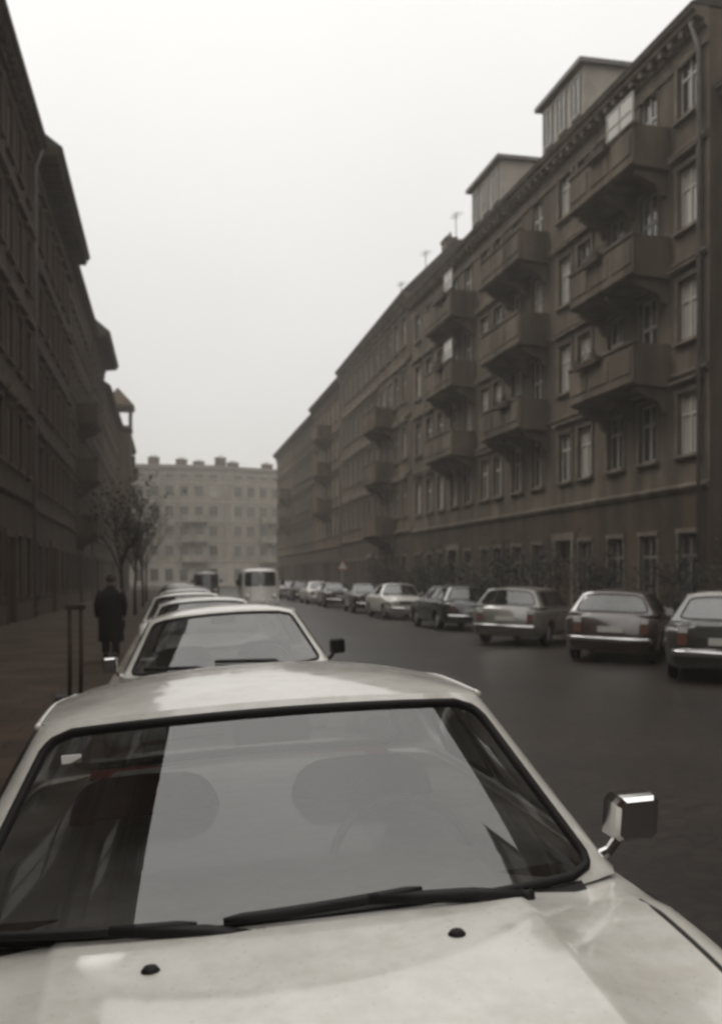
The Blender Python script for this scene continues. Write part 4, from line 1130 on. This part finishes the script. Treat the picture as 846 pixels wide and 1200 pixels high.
def tree(x, y, h, seed, label, group):
    g = random.Random(seed)
    root = empty('street_tree', (x,y,ZL), g.uniform(0,6), label, 'tree', group)
    tk = MB(); cr = MB(); lf = MB()
    def branch(p, d, L, r, dep, mb):
        pts = [p]; rr = [r]; q = p.copy(); dd = d.copy(); n = 4
        for i in range(n):
            dd = (dd + Vector((g.uniform(-.2,.2),g.uniform(-.2,.2),g.uniform(-.02,.16)))).normalized()
            q = q + dd*(L/n); pts.append(q.copy()); rr.append(r*(1-.6*(i+1)/n))
        mb.tube(pts, rr, 6 if dep < 2 else 4)
        if dep >= 4:
            for k in range(1):
                b = pts[g.randint(1,4)] + Vector((g.uniform(-.08,.08),)*3); s = g.uniform(.04,.09)
                u = Vector((g.uniform(-1,1),g.uniform(-1,1),g.uniform(-1,1))).normalized(); w = u.orthogonal().normalized()
                lf.quad(b-u*s, b+w*s*.6, b+u*s, b-w*s*.6)
            return
        nb = 4 if dep < 3 else 3
        for k in range(nb):
            i = g.randint(1 if dep else 2, n); a = g.uniform(0, 2*math.pi); u = dd.orthogonal().normalized(); w = dd.cross(u)
            nd = (dd*g.uniform(.5,1.) + (u*math.cos(a)+w*math.sin(a))*g.uniform(.5,.95) + Vector((0,0,.15))).normalized()
            branch(pts[i], nd, L*g.uniform(.5,.72), rr[i]*.65, dep+1, cr)
    tk.tube([(0,0,-.05),(0.02,0,h*.18),(-.01,.03,h*.36),(0,.03,h*.5)], [.12*h/7,.085*h/7,.07*h/7,.055*h/7], 8)
    tk.build('trunk', M['bark'], root, smooth=True)
    for k in range(5):
        a = k*1.3 + g.uniform(-.3,.3)
        branch(Vector((0,.03,h*(.32+.035*k))), Vector((math.cos(a)*.45,math.sin(a)*.45,.9)).normalized(), h*.36, .045*h/7, 1, cr)
    cr.mi = 1; cr.add(lf.v, lf.f)
    cr.build('crown', [M['bark'], M['leaf']], root)
GT = 'bare street trees on the left pavement'
tree(-1.5, 33.0, 4.6, 3, 'small bare street tree on the left pavement, nearest of the row', GT)
tree(-1.5, 44.5, 5.4, 5, 'bare street tree before the third house of the left row', GT)
tree(-1.5, 56.0, 5.8, 8, 'bare twiggy street tree standing clear before the pale far block', GT)
tree(-1.6, 69.0, 6.2, 12, 'bare street tree far along the left pavement, last of the row', GT)

def shrub(x, y, w, h, seed, label):
    g = random.Random(seed); root = empty('shrub', (x,y,ZR), 0, label, 'shrub', 'shrubs in the front gardens on the right')
    st = MB(); lv = MB()
    cl = []
    for k in range(9):
        a = g.uniform(0,6.28); rr = g.uniform(.1,1)*w*.5; t = Vector((math.cos(a)*rr*.7, math.sin(a)*rr, h*g.uniform(.45,.95)))
        st.tube([(0,0,-.02), t*.5+Vector((g.uniform(-.1,.1),g.uniform(-.1,.1),.1)), t], [.03,.02,.008], 5); cl.append(t)
    for t in cl:
        for k in range(85):
            b = t + Vector((g.gauss(0,w*.13),g.gauss(0,w*.17),g.gauss(-.12,h*.13))); s = g.uniform(.05,.10)
            if b.z < .08: continue
            u = Vector((g.uniform(-1,1),g.uniform(-1,1),g.uniform(-1,1))).normalized(); q = u.orthogonal().normalized()
            lv.quad(b-u*s, b+q*s*.55, b+u*s, b-q*s*.55)
    st.build('stem', M['bark'], root); lv.build('foliage', M['leaf'], root)
hood = ['nearest the right edge','behind the reddish-brown estate','behind the light estate','left of the light estate','behind the black estate','before the third balcony stack',
        'behind the white saloon','beyond the white saloon','before the tall brownish house','near the brown saloon']
for i, (y, w, h) in enumerate([(20,2.2,1.9),(24.5,2.4,2.2),(30.,2.3,2.6),(34.5,2.6,2.4),(39.,2.2,2.7),(43.,2.5,2.2),(47.5,2.6,2.6),(52,2.2,2.3),(57.5,2.6,2.6),(64.,2.5,2.4)]):
    shrub(12.9+rnd.uniform(-.2,.2), y, w, h, 40+i, 'dark leafy shrub in the front garden ' + hood[i])

sg = empty('road_sign', (10.75,64.5,ZR), 0, 'small triangular warning sign on a thin pole at the right kerb', 'road sign')
p = MB(); p.tube([(0,0,0),(0,0,2.75)], .03, 8); p.build('pole', M['rim'], sg, smooth=True)
p = MB(); p.add([(-.45,-.04,1.98),(.45,-.04,1.98),(0,-.04,2.76),(-.45,-.055,1.98),(.45,-.055,1.98),(0,-.055,2.76)], [(0,1,2),(3,4,5),(0,1,4,3),(1,2,5,4),(2,0,3,5)])
p.mi = 1; p.add([(-.29,-.058,2.075),(.29,-.058,2.075),(0,-.058,2.575)], [(0,1,2)])
p.build('sign_plate', [M['sign_red'], M['sign_white']], sg)

# ------------------------------------------------------------------ haze
HAZE = 0.0015
if HAZE:
    hz = MB(); hz.box(-145,145,-105,305,-1.9,30); ho = hz.mesh('haze', bpy.data.materials.new('haze'))
    hm = ho.materials[0]; hm.use_nodes = True; nt = hm.node_tree
    for q in list(nt.nodes): nt.nodes.remove(q)
    out = nt.nodes.new('ShaderNodeOutputMaterial'); pv = nt.nodes.new('ShaderNodeVolumePrincipled')
    pv.inputs['Color'].default_value = (.92,.88,.82,1); pv.inputs['Density'].default_value = HAZE; pv.inputs['Anisotropy'].default_value = .2
    nt.links.new(pv.outputs[0], out.inputs['Volume'])
    o = bpy.data.objects.new('haze', ho); link(o); o['kind'] = 'stuff'

# ------------------------------------------------------------------ light
EL, AZ = 56, 298      # sun ahead-left, high, veiled by overcast
w = bpy.data.worlds.new('World'); SC.world = w; w.use_nodes = True
nt = w.node_tree; bg = nt.nodes['Background']
sky = nt.nodes.new('ShaderNodeTexSky'); sky.sky_type = 'NISHITA'; sky.sun_disc = False
sky.sun_elevation = R(EL); sky.sun_rotation = R(AZ); sky.air_density = 1.0; sky.dust_density = 4.0
hsv = nt.nodes.new('ShaderNodeHueSaturation'); hsv.inputs['Saturation'].default_value = .12
nt.links.new(sky.outputs[0], hsv.inputs['Color'])
# overcast layer: brighter towards the zenith, softly mottled
tc = nt.nodes.new('ShaderNodeTexCoord'); sx = nt.nodes.new('ShaderNodeSeparateXYZ'); nt.links.new(tc.outputs['Generated'], sx.inputs[0])
mr = nt.nodes.new('ShaderNodeMapRange'); mr.inputs['From Min'].default_value = 0; mr.inputs['From Max'].default_value = 1
mr.inputs['To Min'].default_value = 4.7; mr.inputs['To Max'].default_value = 7.6; nt.links.new(sx.outputs['Z'], mr.inputs['Value'])
pw = nt.nodes.new('ShaderNodeMath'); pw.operation = 'POWER'; pw.use_clamp = True; pw.inputs[1].default_value = 3.5; nt.links.new(sx.outputs['Z'], pw.inputs[0])
pa = nt.nodes.new('ShaderNodeMath'); pa.operation = 'MULTIPLY_ADD'; pa.inputs[1].default_value = 8.0; nt.links.new(pw.outputs[0], pa.inputs[0]); nt.links.new(mr.outputs[0], pa.inputs[2])
no = nt.nodes.new('ShaderNodeTexNoise'); no.inputs['Scale'].default_value = 1.6; no.inputs['Detail'].default_value = 5
nt.links.new(tc.outputs['Generated'], no.inputs['Vector'])
nr = nt.nodes.new('ShaderNodeMapRange'); nr.inputs['To Min'].default_value = .84; nr.inputs['To Max'].default_value = 1.16; nt.links.new(no.outputs['Fac'], nr.inputs['Value'])
mm = nt.nodes.new('ShaderNodeMath'); mm.operation = 'MULTIPLY'; nt.links.new(pa.outputs[0], mm.inputs[0]); nt.links.new(nr.outputs[0], mm.inputs[1])
cc = nt.nodes.new('ShaderNodeCombineColor')
tint = (1.0, .982, .945)
for i in range(3):
    q = nt.nodes.new('ShaderNodeMath'); q.operation = 'MULTIPLY'; q.inputs[1].default_value = tint[i]; nt.links.new(mm.outputs[0], q.inputs[0]); nt.links.new(q.outputs[0], cc.inputs[i])
mx = nt.nodes.new('ShaderNodeMix'); mx.data_type = 'RGBA'; mx.inputs[0].default_value = .85
nt.links.new(hsv.outputs[0], mx.inputs[6]); nt.links.new(cc.outputs[0], mx.inputs[7])
nt.links.new(mx.outputs[2], bg.inputs['Color']); bg.inputs['Strength'].default_value = .12
sun = bpy.data.lights.new('Sun', 'SUN'); sun.energy = 1.0; sun.angle = R(28); sun.color = (1,.96,.9)
so = bpy.data.objects.new('Sun', sun); link(so)
# Nishita: rotation 0 = +Y, clockwise seen from above
dv = Vector((math.sin(R(AZ))*math.cos(R(EL)), math.cos(R(AZ))*math.cos(R(EL)), math.sin(R(EL))))
so.rotation_euler = dv.to_track_quat('Z','Y').to_euler()

# ------------------------------------------------------------------ camera
cam = bpy.data.cameras.new('Camera'); co = bpy.data.objects.new('Camera', cam); link(co)
cam.sensor_fit = 'HORIZONTAL'; cam.sensor_width = 24; cam.lens = 24*1200/846
cam.shift_y = 77/846; cam.clip_start = .05; cam.clip_end = 2000
co.location = (0,0,1.715); co.rotation_euler = (R(90),0,R(-10.5))
cam.dof.use_dof = True; cam.dof.focus_distance = 3.2; cam.dof.aperture_fstop = 3.2
SC.camera = co
SC.view_settings.view_transform = 'Standard'; SC.view_settings.look = 'None'; SC.view_settings.gamma = 1
SC.view_settings.exposure = 0.40
SC.cycles.max_bounces = 8; SC.cycles.transparent_max_bounces = 16; SC.cycles.volume_bounces = 1
SC.cycles.filter_width = 2.6
SC.cycles.sample_clamp_indirect = 6
